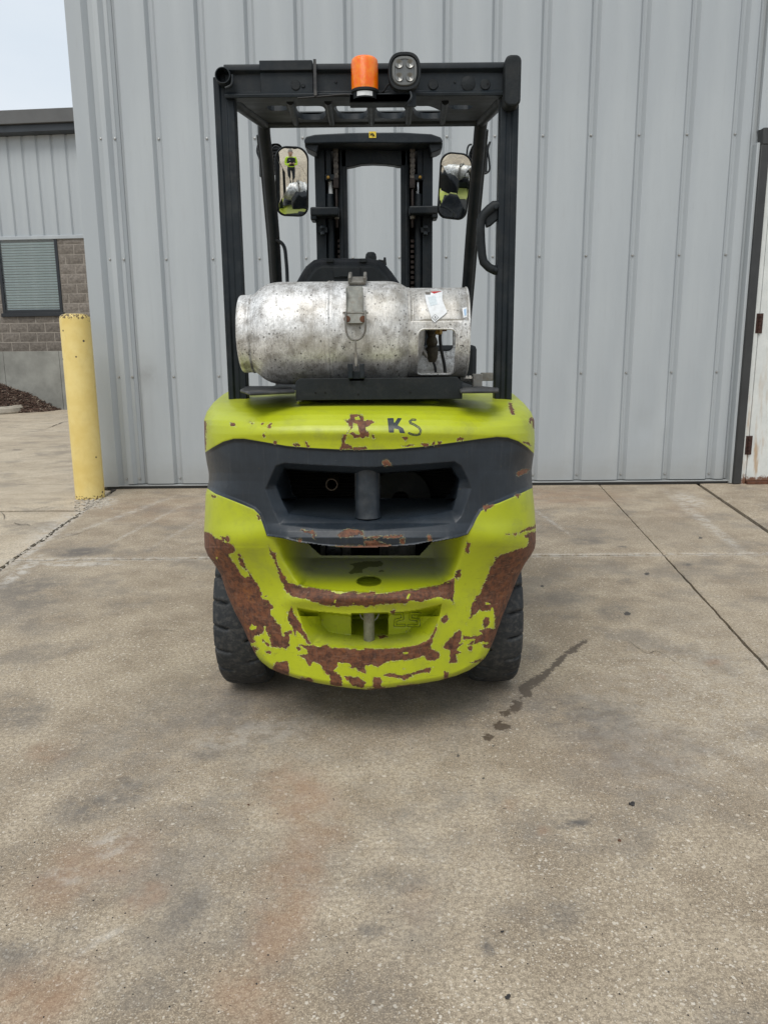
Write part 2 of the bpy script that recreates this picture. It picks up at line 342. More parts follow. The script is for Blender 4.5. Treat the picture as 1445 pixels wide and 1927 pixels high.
def mk_door():
    q = MT('white_rusty_door'); g = q.n('ShaderNodeSeparateXYZ'); q.l(q.coord(), g.inputs[0])
    n = q.noise(6, 8, .7); c = q.mix(q.ss(n, .3, .7), (.60, .62, .60), (.70, .715, .69))
    st = q.noise(9, 7, .65, q.coord((1.6, 1, .22)))
    hz = q.ss(g.outputs[2], 1.5, .1)
    c = q.mix(q.mth('MULTIPLY', q.mth('MULTIPLY', q.ss(st, .48, .66), hz), .8), c, (.42, .26, .12))
    e = q.mth('ADD', q.ss(g.outputs[2], .17, .0), q.mth('MULTIPLY', q.mth('SUBTRACT', q.noise(9, 9, .75), .5), 2.6))
    c = q.mix(q.ss(e, .50, .85), c, (.17, .08, .045))
    return q.set(c, .5, 0, q.bump(n, .2, .004))
m_door = mk_door()
def mk_yel():
    q = MT('bollard_yellow'); g = q.n('ShaderNodeSeparateXYZ'); q.l(q.coord(), g.inputs[0])
    n = q.noise(5, 6, .6); c = q.mix(q.ss(n, .3, .7), (.72, .54, .17), (.80, .64, .25))
    c = q.mix(q.mth('MULTIPLY', q.ss(q.noise(12, 8, .75, q.coord((1, 1, .4))), .52, .8), .4), c, (.45, .33, .12))
    en = q.mth('ADD', q.ss(g.outputs[2], 1.44, 1.535), q.mth('MULTIPLY', q.ss(g.outputs[2], .09, 0), 1.))
    e = q.mth('ADD', q.mth('MULTIPLY', en, .30), q.noise(42, 6, .65))
    top = q.ss(g.outputs[2], 1.55, 1.535)
    c = q.mix(q.mth('MULTIPLY', q.ss(e, .77, .80), top), c, (.13, .085, .035))
    c = q.mix(q.ss(q.vor(9), .10, .07), c, (.06, .045, .03))
    return q.set(c, .5, 0, q.bump(q.noise(120, 4), .25, .002))
m_yel = mk_yel()
m_block = []
for k, cc in enumerate([(.215, .190, .165), (.185, .163, .140), (.155, .136, .117)]):
    q = MT('split_face_block'); n = q.noise(18, 8, .75); c = q.mix(q.ss(n, .3, .7), tuple(x*.62 for x in cc), tuple(x*1.3 for x in cc))
    m_block.append(q.set(c, .9, 0, q.bump(n, .6, .02)))
m_mortar = simple('mortar', (.30, .27, .235), .9, 0, .15, 9)
m_found = simple('foundation_concrete', (.26, .26, .235), .85, 0, .22, 1.6, .3, 20, (.10, .09, .08), .25)
m_curb = simple('curb_concrete', (.38, .34, .28), .85, 0, .2, 6, .3, 60)
m_mulch = simple('mulch_soil', (.035, .020, .014), .95, 0, .4, 20, .6, 60)
m_chip = [simple('mulch_chip', c, .9, 0, .3, 30) for c in ((.06, .033, .022), (.11, .065, .045), (.27, .21, .16))]
m_soil = simple('joint_dirt', (.030, .024, .018), .95, 0, .4, 25, .5, 80)
m_field = simple('far_ground', (.20, .165, .12), .95, 0, .3, .25, .4, 3)
m_rubble = simple('concrete_rubble', (.42, .38, .32), .9, 0, .3, 40, .6, 150)
m_pebble = simple('dark_pebble', (.03, .028, .028), .8, 0, .3, 60, .4, 200)
m_brownbit = simple('brown_leaf_bit', (.09, .035, .015), .7, 0, .3, 60, .4, 200)
def mk_glass():
    q = MT('window_glass'); q.t.nodes.remove(q.b); o = [n for n in q.t.nodes if n.type == 'OUTPUT_MATERIAL'][0]
    a = q.n('ShaderNodeBsdfTransparent'); a.inputs[0].default_value = (.95, .985, .98, 1); g = q.n('ShaderNodeBsdfGlossy'); g.inputs['Roughness'].default_value = .02; m = q.n('ShaderNodeMixShader'); f = q.n('ShaderNodeFresnel'); f.inputs[0].default_value = 1.5
    q.l(f.outputs[0], m.inputs[0]); q.l(a.outputs[0], m.inputs[1]); q.l(g.outputs[0], m.inputs[2]); q.l(m.outputs[0], o.inputs[0]); return q.m
m_glass = mk_glass()
m_blind = simple('blind_slat', (.90, .95, .95), .5, 0, .08, 3)
m_frame = simple('window_frame_black', (.015, .018, .022), .4, 0, .1)

# ------------------------------------------------------------------ signed distance tools
def sd_poly(X, Y, poly):
    """+ inside, - outside (in the units of poly)"""
    P = np.array(poly, float); n = len(P); d2 = np.full(X.shape, 1e18); ins = np.zeros(X.shape, bool)
    for i in range(n):
        a = P[i]; b = P[(i+1) % n]; e = b-a; L = e@e
        if L < 1e-12: continue
        wx = X-a[0]; wy = Y-a[1]; t = np.clip((wx*e[0]+wy*e[1])/L, 0, 1)
        d2 = np.minimum(d2, (wx-t*e[0])**2+(wy-t*e[1])**2)
        if a[1] != b[1]:
            ins ^= ((a[1] > Y) != (b[1] > Y)) & (X < (b[0]-a[0])*(Y-a[1])/(b[1]-a[1])+a[0])
    d = np.sqrt(d2); return np.where(ins, d, -d)
def sd_line(X, Y, pts):
    P = np.array(pts, float); d2 = np.full(X.shape, 1e18)
    for i in range(len(P)-1):
        a = P[i]; b = P[i+1]; e = b-a; L = e@e
        wx = X-a[0]; wy = Y-a[1]; t = np.clip((wx*e[0]+wy*e[1])/L, 0, 1)
        d2 = np.minimum(d2, (wx-t*e[0])**2+(wy-t*e[1])**2)
    return np.sqrt(d2)
def sst(a, b, x):
    t = np.clip((x-a)/(b-a), 0, 1); return t*t*(3-2*t)
def A3(px, py, Y):
    """vectorised at()"""
    d = F_[None]+R_[None]*((px-722.5)/FP)[:, None]-U_[None]*((py-963.5)/FP)[:, None]
    return d*(Y/d[:, 1])[:, None]+np.array([0, 0, CH])
def set_attr(me, name, vals):
    a = me.attributes.new(name, 'FLOAT', 'POINT'); a.data.foreach_set('value', np.asarray(vals, np.float32).ravel())

# ================================================================== GROUND
def line_x(a, b, Y):   # x on ground line through two photo points at distance Y
    return a.x+(b.x-a.x)*(Y-a.y)/(b.y-a.y)
J2 = (gnd(1135, 920), gnd(1445, 1258)); J3 = (gnd(1320, 915), gnd(1445, 1000)); J4 = (gnd(195, 935), gnd(0, 1070))
YT = gnd(720, 1048).y; YW = 7.0
xm = lambda Y: -2.35 + 0.0*Y
g = MB(); g.add([(-400,-400,-.06),(400,-400,-.06),(400,400,-.06),(-400,400,-.06)], [(0,1,2,3)])
ground = tag(g.build('ground', m_field, smooth=False), kind='structure')
g = MB(); g.add([(-13.9,-29,-.05),(9,-29,-.05),(9,18.5,-.05),(-13.9,18.5,-.05)], [(0,1,2,3)]); g.build('joint_dirt', m_soil, ground, smooth=False)
def stains_and_shade(me, co):
    X, Y = co[:, 0], co[:, 1]
    # photo coordinates of every ground vertex
    vx = X; vy = Y; vz = co[:, 2]*0-CH
    z = vy*F_[1]+vz*F_[2]; z = np.where(z > .3, z, .3)
    px = 722.5+FP*(vx*R_[0]+vy*R_[1]+vz*R_[2])/z; py = 963.5-FP*(vx*U_[0]+vy*U_[1]+vz*U_[2])/z
    vis = (Y > .9)
    def blob(l):
        r = np.zeros(len(X))
        for (cx, cy, rx, ry, an, st) in l:
            a = math.radians(an); dx = px-cx; dy = py-cy; u = dx*math.cos(a)+dy*math.sin(a); v = -dx*math.sin(a)+dy*math.cos(a)
            q = np.sqrt((u/rx)**2+(v/ry)**2); r = np.maximum(r, st*(1-sst(.35, 1.25, q)))
        return r*vis
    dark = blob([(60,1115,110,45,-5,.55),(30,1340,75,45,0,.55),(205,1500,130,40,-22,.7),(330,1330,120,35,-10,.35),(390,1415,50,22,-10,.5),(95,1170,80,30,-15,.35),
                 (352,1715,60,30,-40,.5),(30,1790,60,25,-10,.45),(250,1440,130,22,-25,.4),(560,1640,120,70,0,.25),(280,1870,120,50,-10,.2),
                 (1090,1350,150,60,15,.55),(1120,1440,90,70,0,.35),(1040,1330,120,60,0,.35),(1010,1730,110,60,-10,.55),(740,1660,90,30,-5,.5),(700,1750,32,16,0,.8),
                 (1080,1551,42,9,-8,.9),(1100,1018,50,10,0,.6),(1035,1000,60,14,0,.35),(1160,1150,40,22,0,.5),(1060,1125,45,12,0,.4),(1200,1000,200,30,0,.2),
                 (150,1040,60,11,-5,.75),(560,1320,330,85,0,.45),(800,1330,260,70,0,.5),(918,1787,14,22,-35,.8),(1340,1055,50,9,0,.35),(1280,1160,80,30,0,.25),  # the two widest blobs paint in truck shadow over a real dark stain
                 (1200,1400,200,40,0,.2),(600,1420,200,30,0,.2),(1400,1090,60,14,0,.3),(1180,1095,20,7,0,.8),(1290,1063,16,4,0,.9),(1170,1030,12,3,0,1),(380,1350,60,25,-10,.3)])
    rust = blob([(560,1500,90,70,25,.8),(540,1700,70,190,18,.75),(470,1880,90,90,10,.7),(160,1640,160,70,-22,.7),(270,1690,60,30,-25,.8),(95,1415,50,22,-10,.7),
                 (60,1880,150,70,-25,.9),(600,1560,70,80,0,.5),(790,1700,40,50,0,.3),(963,1515,20,16,0,.5),(1022,1565,14,10,0,.6),(1345,1248,22,9,0,.9),(1180,1430,200,80,0,.12),
                 (1060,935,140,18,0,.55),(300,960,150,30,0,.3),(1290,960,60,20,0,.2),(1245,1274,10,6,0,.9)])
    pale = blob([(1330,985,120,9,38,.55),(1300,940,40,12,20,.7),(560,1500,600,300,0,.12),(480,1380,170,30,-12,.35),(210,1590,60,28,-30,.5),(90,1010,130,10,-38,.8),(185,945,38,14,-5,1.),
                 (40,1075,60,10,-35,.9),(150,1062,90,5,0,.8),(1300,1350,260,200,0,.22),(1120,1300,60,30,0,.2),(230,970,120,4,-20,.5),(270,990,90,3,-28,.5),(330,1005,70,3,-30,.4),(1035,980,60,3,35,.5),
                 (120,1650,40,20,0,.4),(190,1770,60,8,-30,.5)])
    dj = np.abs(py-(1048-.0087*(px-720))); pale = np.maximum(pale, np.clip(1-dj/4.5, 0, 1)*.9*vis)
    W = []
    def cw(pts): return [(850+x/5.16, 1170+y/5.16) for x, y in pts]
    wet = np.full(len(X), -50.)
    for P in ([(1320,180),(1300,215),(1260,225),(1195,300),(1110,330),(1060,420),(980,465),(930,530),(850,610),(765,640),(775,735),(700,735),(645,655),(700,590),(800,550),(870,500),(950,440),(1000,390),(1060,330),(1150,260),(1220,225),(1290,180)],
              [(580,770),(660,755),(695,805),(630,885),(545,850),(600,810)], [(465,885),(530,860),(578,890),(540,920),(480,905)], [(400,1000),(470,975),(575,1010),(560,1060),(430,1055)],
              [(275,1135),(340,1095),(405,1100),(400,1140),(330,1160)], [(250,1190),(290,1185),(285,1205)], [(1040,780),(1060,780),(1060,790),(1045,790)]):
        wet = np.maximum(wet, sd_poly(px, py, cw(P))+.6)
    oil = np.full(len(X), -50.)
    for (cx, cy, r) in [(862,1422,6),(883,1425,4),(944,1438,5),(928,1404,4),(936,1463,5),(854,1464,3),(910,1465,4),(886,1478,4),(996,1431,4),(859,1498,3),(950,1522,6),(1180,1155,8),(1020,1103,5),(1318,1012,5),(1217,1080,6)]:
        oil = np.maximum(oil, r*.8-np.sqrt(((px-cx))**2+((py-cy)*1.8)**2))
    set_attr(me, 'stain_and_shade', dark); set_attr(me, 'stain_rust', rust); set_attr(me, 'stain_pale', pale); set_attr(me, 'wet', np.where(vis, wet, -50)); set_attr(me, 'oil', np.where(vis, oil, -50))
def jitter(t, seed, amp):
    r = np.zeros_like(t)
    for k, (f, a) in enumerate([(3.1, .3), (9.7, .35), (29, .25), (67, .22)]):
        r += a*np.sin(t*f*2+seed*1.7+k*2.1)*np.cos(t*f*1.37+seed+k)
    return r*amp
def slab(ys, xl, xr, nx, name, mt, parent, z=0.0, jl=.004, jr=.004, seed=0, label=None):
    """ys: row distances; xl/xr functions of Y. a slab with its own edges and depth"""
    ys = np.array(ys, float); m = len(ys)
    L = np.array([xl(y) for y in ys])+jitter(ys, seed, jl); Rr = np.array([xr(y) for y in ys])+jitter(ys, seed+5, jr)
    t = np.linspace(0, 1, nx)
    X = L[:, None]*(1-t)+Rr[:, None]*t; Yg = np.repeat(ys[:, None], nx, 1).copy()
    Yg[0] += jitter(X[0], seed+2, .003); Yg[-1] += jitter(X[-1], seed+3, .003)
    Z = np.full(X.shape, float(z))
    Z[:, 0] -= .003; Z[:, -1] -= .003; Z[0] -= .003; Z[-1] -= .003
    co = np.stack([X, Yg, Z], -1).reshape(-1, 3)
    idx = np.arange(m*nx).reshape(m, nx)
    f = np.stack([idx[:-1, :-1], idx[:-1, 1:], idx[1:, 1:], idx[1:, :-1]], -1).reshape(-1, 4)
    # rim
    loop = np.concatenate([idx[0, :], idx[1:, -1], idx[-1, -2::-1], idx[-2:0:-1, 0]])
    low = co[loop].copy(); low[:, 2] = z-.055; n0 = len(co); co = np.vstack([co, low]); k = len(loop)
    a = np.arange(k); b = (a+1) % k
    f = np.vstack([f, np.stack([loop[a], n0+a, n0+b, loop[b]], -1)])
    me = bpy.data.meshes.new(name); me.from_pydata(co.tolist(), [], f.tolist()); me.materials.append(mt)
    stains_and_shade(me, co); me.update()
    o = obj(name, me, parent); return o
GAP = .007
fine_rows = list(np.arange(1.0, YT-GAP-.02, .0125))
near_rows = [-6, -4, -2, -1, 0, .5]+fine_rows+[YT-GAP]
l4 = lambda Y: line_x(J4[0], J4[1], Y); l2 = lambda Y: line_x(J2[0], J2[1], Y); l3 = lambda Y: line_x(J3[0], J3[1], Y)
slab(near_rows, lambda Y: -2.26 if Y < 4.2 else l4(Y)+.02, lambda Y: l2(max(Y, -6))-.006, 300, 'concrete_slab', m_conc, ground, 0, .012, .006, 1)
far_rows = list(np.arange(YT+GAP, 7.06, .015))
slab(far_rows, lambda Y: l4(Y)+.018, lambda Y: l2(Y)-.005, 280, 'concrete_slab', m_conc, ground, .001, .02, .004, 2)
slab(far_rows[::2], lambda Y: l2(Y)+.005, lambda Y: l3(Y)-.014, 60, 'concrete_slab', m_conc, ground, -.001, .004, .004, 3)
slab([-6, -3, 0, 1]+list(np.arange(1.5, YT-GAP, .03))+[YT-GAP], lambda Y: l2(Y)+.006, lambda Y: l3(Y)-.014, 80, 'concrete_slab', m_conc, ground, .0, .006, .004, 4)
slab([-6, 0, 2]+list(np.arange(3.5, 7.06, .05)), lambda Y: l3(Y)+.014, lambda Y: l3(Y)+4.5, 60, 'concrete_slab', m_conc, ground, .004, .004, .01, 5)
# tan driveway to the left and behind
slab([-6, 0, 2, 3]+list(np.arange(3.5, 6.02, .03)), lambda Y: -14, lambda Y: min(l4(Y), -2.26 if Y < 4.2 else 9)-.022, 70, 'concrete_slab', m_drive, ground, -.004, .004, .012, 6)
slab(list(np.arange(6.035, 7.3, .02)), lambda Y: -14, lambda Y: min(l4(Y)-.022, -2.62 if Y > 6.95 else 9), 70, 'concrete_slab', m_drive, ground, -.002, .004, .012, 7)
slab([7.312, 9, 11, 13, 15.0, 18.6], lambda Y: -14, lambda Y: -2.6, 20, 'concrete_slab', m_drive, ground, -.003, .0, .0, 8)
# yard behind the viewer
slab([-30, -25, -20, -15, -10, -6.02], lambda Y: -20, lambda Y: 20, 20, 'concrete_slab', m_drive, ground, -.002, 0, 0, 9)
bk = MB(); n = 40
vs = []; fs = []
for i in range(n+1):
    for j in range(9):
        x = -200+400*i/n; t = j/8; vs.append((x, -17-22*t+.04*x+.8*math.sin(x*.3), -.03+2.2*math.sin(t*math.pi/2)+.12*math.sin(x*1.7+j)*t))
for i in range(n):
    for j in range(8): a = i*9+j; fs.append((a, a+1, a+10, a+9))
bk.add(vs, fs); tag(bk.build('earth_bank', m_field), kind='structure')
# rubble lying in the broken joint
ru = MB()
def rock(mb, c, r, fl=.6):
    a0 = random.random()*6; vs = []; 
    for (zz, rr, k) in ((-.5, .75, 5), (.2, 1, 5), (.8, .45, 5)):
        for i in range(k):
            a = a0+2*math.pi*i/k; q = rr*random.uniform(.7, 1.15); vs.append((c[0]+r*q*math.cos(a), c[1]+r*q*math.sin(a), c[2]+r*fl*zz+random.uniform(-.1, .1)*r))
    fs = [(4,3,2,1,0), (10,11,12,13,14)]
    for l in (0, 5):
        for i in range(5): j = (i+1) % 5; fs.append((l+i, l+j, l+j+5, l+i+5))
    mb.add(vs, fs)
for i in range(420):
    Y = random.uniform(3.9, 6.7); Y = Y if random.random() < .5 else random.uniform(5.9, 6.65)
    x = l4(Y)+random.gauss(0, .018); rock(ru, (x, Y, -.012+random.uniform(-.01, .008)), random.uniform(.005, .016))
for i in range(260):
    p = gnd(random.gauss(175, 17), random.gauss(945, 6)); rock(ru, (p.x, p.y, .002), random.uniform(.004, .013))
for i in range(120):
    p = gnd(random.uniform(0, 400), random.uniform(950, 1100)); rock(ru, (p.x, p.y, .001), random.uniform(.002, .005))
tag(ru.build('concrete_rubble', m_rubble, smooth=False), kind='stuff')
ck = MB()
for L_, w_ in (([(86,807),(97,803),(104,800),(112,797),(121,794),(133,793)], .012), ([(14,803),(30,801),(38,802)], .009), ([(24,846),(46,845)], .012), ([(185,812),(192,811)], .01), ([(26,984),(34,987),(43,988),(50,987),(58,990)], .006), ([(2,965),(8,971),(7,978)], .005), ([(60,960),(75,957),(92,953)], .005), ([(100,1018),(122,1012),(150,1004),(186,990)], .0022), ([(230,1200),(300,1187),(345,1190),(392,1176)], .0012), ([(1180,1205),(1215,1230),(1240,1228),(1290,1262)], .0012)):
    P_ = spline([gnd(*p) for p in L_], 6); vs = []
    for i, p in enumerate(P_):
        t_ = (P_[min(i+1, len(P_)-1)]-P_[max(i-1, 0)]).normalized(); n_ = Vector((-t_.y, t_.x, 0)); ww = w_*random.uniform(.3, 1)*min(1, 2.5*min(i+1, len(P_)-i)/len(P_)+.2); q0 = p+n_*random.uniform(-.6, .6)*w_
        vs += [(q0+n_*ww+Vector((0, 0, .0035))), (q0-n_*ww+Vector((0, 0, .0035)))]
    ck.add(vs, [(2*i, 2*i+2, 2*i+3, 2*i+1) for i in range(len(P_)-1)])
tag(ck.build('hairline_cracks', m_soil, smooth=False), kind='stuff')
gr = MB()
for i in range(500):
    p = gnd(random.uniform(-50, 1500), 1060+860*random.random()**1.3); rock(gr, (p.x, p.y, .0005), random.uniform(.0008, .0024), .7)
tag(gr.build('grit', m_pebble, smooth=False), kind='stuff')
for (px, py, r, mt, lb) in [(1188,1515,.0075,m_pebble,'jagged black crumb on the concrete in the right foreground'), (1166,1582,.0055,m_brownbit,'flat reddish brown seed below the black crumb on the right'),
                            (467,1516,.0048,m_brownbit,'small dark brown bit on the concrete left of the rusty streak'), (955,1878,.0048,m_pebble,'black crumb near the bottom edge of the paving'),
                            (945,1755,.0035,m_pebble,'tiny black crumb right of the dark smear in the foreground')]:
    q = MB(); p = gnd(px, py)
    for k in range(4 if mt is m_pebble else 1): rock(q, (random.uniform(-1, 1)*r*.7, random.uniform(-1, 1)*r*.7, r*.3), r*random.uniform(.6, 1))
    o = q.build('pebble', mt, smooth=False); o.location = (p.x, p.y, 0); tag(o, lb, 'debris')

# ================================================================== METAL BUILDING (behind the truck)
bA = empty('metal_building', (0, 7, 0), 'large building clad in grey ribbed metal siding directly behind the forklift', 'building')
H = 6.2; Z0 = .045; GR = .4075; X0 = .15
def strip(mb, prof, z0, z1, nz=1, y0=0):
    n = len(prof); vs = []
    for k in range(nz+1):
        z = z0+(z1-z0)*k/nz
        for (x, y) in prof: vs.append((x, y+y0, z))
    fs = [(k*n+i, k*n+i+1, (k+1)*n+i+1, (k+1)*n+i) for k in range(nz) for i in range(n-1)]
    return mb.add(vs, fs)
def panel(x0, x1, smudge=None, dent=()):
    # local x relative to x0, groove half each side
    w_ = x1-x0; prof = [(-.002, .036), (.017, .036), (.043, 0)]
    k = 9
    for i in range(1, k):
        t = i/k; prof.append((.043+(w_-.086)*t, -.0035*math.sin(math.pi*t)-(.0012 if t > .5 else 0)))
    prof += [(w_-.043, 0), (w_-.017, .036), (w_+.0, .0375)]
    mb = MB(); strip(mb, prof, Z0, H, 62)
    me_v = []
    for (x, y, z) in mb.v:
        for (dx, dz, r, d) in dent:
            q = ((x+x0-dx)/r)**2+((z-dz)/(r*.5))**2; y += d*math.exp(-q)
        me_v.append((x, y, z))
    mb.v = me_v
    o = mb.build('wall_panel', m_siding, bA, ang=25); o.location = (x0, 0, 0)
    v = np.array(mb.v)
    s_ = np.zeros(len(v))
    if smudge:
        for (sx, sz, rx, rz, st) in smudge: s_ = np.maximum(s_, st*np.exp(-(((v[:, 0]+x0-sx)/rx)**2+((v[:, 2]-sz)/rz)**2)))
    set_attr(o.data, 'smudge', s_); return o
W0 = at(275, 705, 7.0)
edges = [X0+GR*k for k in range(-5, 8)]
panel(-2.212, edges[0], [(W0.x, W0.z, .10, .10, 1.), (W0.x-.05, W0.z-.3, .015, .25, .6), (W0.x+.02, W0.z-.25, .012, .2, .6)])
d1 = at(1200, 800, 7); d2 = at(1240, 800, 7); d3 = at(1380, 190, 7)
for i in range(len(edges)-1): panel(edges[i], edges[i+1], None, [(d1.x+.05, d1.z, .07, .012), (d2.x+.05, d2.z, .05, -.01), (1.52, .72, .05, .008)])
panel(edges[-1], 3.165, None, [(d3.x, d3.z, .05, .01)])
ct = MB(); strip(ct, [(-2.566, .25), (-2.566, -.032), (-2.436, -.032), (-2.395, .012), (-2.352, .012)], Z0-.02, H)
ct.build('corner_trim', m_siding, bA, ang=20)
ct = MB(); strip(ct, [(-2.352, .0135), (-2.345, -.02), (-2.302, -.024), (-2.268, .016), (-2.236, .016)], Z0, H, 1)
ct.build('corner_rib', m_siding, bA, ang=15)
ct = MB(); strip(ct, [(-2.238, .0185), (-2.232, .0)], Z0, H, 1); strip(ct, [(-2.232, .0), (-2.232, .006), (-2.205, .028)], Z0, H, 1)
ct.build('lap_joint', m_siding, bA, ang=15)
fl = MB(); fl.boxb((-2.55, -.012, .0), (3.25, .03, .028)); fl.build('base_gap_shadow', m_trim_gap_shadow, bA, bevel=.003)  # dark strip standing in for the shadowed gap under the panels
fl = MB(); fl.boxb((-2.56, -.03, .028), (3.23, .05, .036)); fl.build('drip_edge', m_siding, bA)
core = MB(); core.boxb((-2.56, .05, .0), (9, 8, H)); core.build('building_shell', m_siding, bA, smooth=False)
rf = MB(); rf.boxb((-2.75, -.2, H), (9.2, 8.2, H+.22)); rf.build('roof_edge', m_fascia, bA, smooth=False)
sc = MB(); sc.lathe([(.011, 0), (.011, .002), (.0075, .003), (.0075, .008), (.0001, .010)], (0,0,0), (0,-1,0), 8)
scr = None
rowsz = [at(722, yy, 7.0).z for yy in (255, 483, 705, 897)]
for xg in edges+[-2.372, -2.252]:
    for zz in rowsz:
        off = .034 if xg > -2.1 else .013
        if scr is None: scr = sc.build('screw', m_screw, bA, ang=60); o = scr
        else: o = scr.copy(); COL.objects.link(o)
        o.location = (xg+.004, off, zz)
m_hinge = simple('dark_rusty_hinge', (.045, .018, .012), .8, 0, .4, 40, .4, 120)
# door at the right
TL, TR = 3.165, 3.262
ZT = at(1434, 275, 7).z
tr = MB(); tr.boxb((TL, -.05, .01), (3.19, .05, ZT+.02)); tr.build('door_side_trim', m_siding, bA, bevel=.003)
tr = MB(); tr.boxb((3.19, -.075, .008), (TR, .02, ZT)); tr.build('door_jamb_trim', m_trim_gap_shadow, bA, bevel=.005)
tr = MB(); tr.boxb((3.195, -.078, ZT), (5.1, .02, ZT+.13)); tr.build('door_head_trim', m_trim_gap_shadow, bA, bevel=.005)
pan = MB(); pan.boxb((3.19, -.004, ZT+.13), (7, .035, H)); pan.boxb((5.1, -.004, Z0), (7, .035, ZT+.13)); pan.build('wall_sheet', m_siding, bA)
df = MB(); df.boxb((TR, -.05, .0), (TR+.048, .03, ZT-.001)); df.boxb((4.85, -.05, 0), (5.0, .03, ZT-.001)); df.boxb((TR+.048, -.05, ZT-.1), (4.85, .03, ZT-.002)); df.build('door_frame', m_door, bA, bevel=.004)
dl = MB(); dl.boxb((TR+.054, -.045, .03), (4.84, .0, ZT-.11)); door = dl.build('door', m_door, bA, bevel=.003)
for yy, xx in ((608, 1428), (838, 1404)):
    c = at(xx, yy, 6.94); hb = MB()
    x = TR+.051
    for k in range(5): hb.lathe([(.0001, 0), (.013, 0), (.013, .030), (.0001, .030)], (x, -.058, c.z-.085+.034*k), (0,0,1), 10)
    hb.boxb((x-.03, -.052, c.z-.085), (x+.03, -.046, c.z+.085)); hb.build('hinge', m_hinge, door, bevel=.001)
h_ = MB(); h_.boxb((4.6, -.06, .95), (4.66, -.045, 1.15)); h_.tube([(4.63, -.05, 1.05), (4.63, -.1, 1.05), (4.52, -.1, 1.05)], .01); h_.build('handle', m_steel, door)
sill = MB(); sill.boxb((TR+.054, -.09, .004), (4.84, .02, .028)); sill.build('threshold', m_rust, bA, bevel=.003)
# ================================================================== BLOCK BUILDING (far left)
YAW = math.radians(-6.0); B0 = at(150, 767, 18.0); 
ux = np.array([math.cos(YAW), math.sin(YAW), 0]); un = np.array([-ux[1], ux[0], 0])
BO = np.array([B0.x, 18.0, 0])
bB = empty('block_building', tuple(BO), 'low building at far left with grey ribbed siding over brown split face blocks', 'building'); bB.rotation_euler.z = YAW
def hit(px, py):
    d = ray(px, py); o = np.array([0, 0, CH]); t = ((BO-o)@un)/(d@un); p = o+d*t; return ((p-BO)@ux, p[2])
uL = -4.2; uR = 2.6
zs_b = hit(100, 446)[1]; zs_t = hit(100, 256)[1]; zf_b = hit(100, 240)[1]; zf_t = hit(100, 214)[1]; z_bl0 = hit(60, 661)[1]
# metal siding panels
sp = (hit(140, 350)[0]-hit(140-27.4, 350)[0])
proto = None; u = hit(125, 262)[0]+sp
k = 0
while u > uL:
    if proto is None:
        mb = MB(); strip(mb, [(0, .03), (.03, .03), (.05, 0), (sp*.5, -.004), (sp-.03, 0), (sp-.001, .03)], zs_b+.03, zs_t+.1, 1, -.05)
        proto = mb.build('wall_panel', m_siding, bB, ang=20); set_attr(proto.data, 'smudge', np.zeros(len(mb.v))); o = proto
    else: o = proto.copy(); COL.objects.link(o)
    o.location = (u, 0, 0); u -= sp
u2 = hit(125, 262)[0]+2*sp
while u2 < uR: o = proto.copy(); COL.objects.link(o); o.location = (u2, 0, 0); u2 += sp
t_ = MB(); t_.boxb((uL, -.09, zs_b-.05), (uR, .0, zs_b+.03)); t_.build('siding_base_trim', m_siding, bB, bevel=.01)
t_ = MB(); t_.boxb((uL, -.40, zf_b), (uR, .0, zf_t)); t_.build('fascia', m_fascia, bB, bevel=.01)
t_ = MB(); t_.boxb((uL, -.33, zs_t+.02), (uR, .0, zf_b)); t_.build('gutter', m_gutter, bB, bevel=.01)
t_ = MB(); t_.boxb((uL, .0, -.05), (uR, 6, zf_t-.05)); t_.build('building_shell', m_mortar, bB, smooth=False)
# window
wl, wzt = hit(6, 450); wr, wzb = hit(116, 582); wl = hit(14, 582)[0]; wr = hit(110, 520)[0]
# blocks
ch = (hit(60, 570)[1]-hit(60, 588)[1]); z = z_bl0; row = 0; bw = ch*2.0; prot = [None]*9
def block(x0, x1, z0, z1, mt):
    mb = MB(); g_ = .011; y = -.056
    nx = 4; nzz = 3; vs = []; fs = []
    for j in range(nzz+1):
        for i in range(nx+1):
            e = 0 if i in (0, nx) or j in (0, nzz) else random.uniform(.006, .014)
            vs.append((x0+g_+(x1-x0-2*g_)*i/nx, y-e, z0+g_+(z1-z0-2*g_)*j/nzz))
    for j in range(nzz):
        for i in range(nx): a = j*(nx+1)+i; fs.append((a, a+1, a+nx+2, a+nx+1))
    n_ = len(vs); 
    vs += [(x0+g_, -.02, z0+g_), (x1-g_, -.02, z0+g_), (x1-g_, -.02, z1-g_), (x0+g_, -.02, z1-g_)]
    c0, c1, c2, c3 = 0, nx, (nx+1)*(nzz+1)-1, (nx+1)*nzz
    fs += [(n_, n_+1, c1, c0), (n_+1, n_+2, c2, c1), (n_+2, n_+3, c3, c2), (n_+3, n_, c0, c3)]
    mb.add(vs, fs); return mb.build('block', mt, bB, smooth=False)
mor = MB(); mor.boxb((uL, -.052, z_bl0-.0), (wl-.06, .0, zs_b)); mor.boxb((wr+.06, -.052, z_bl0), (uR, .0, zs_b)); mor.boxb((wl-.06, -.052, z_bl0), (wr+.06, .0, wzb-.02)); mor.build('mortar', m_mortar, bB, smooth=False)
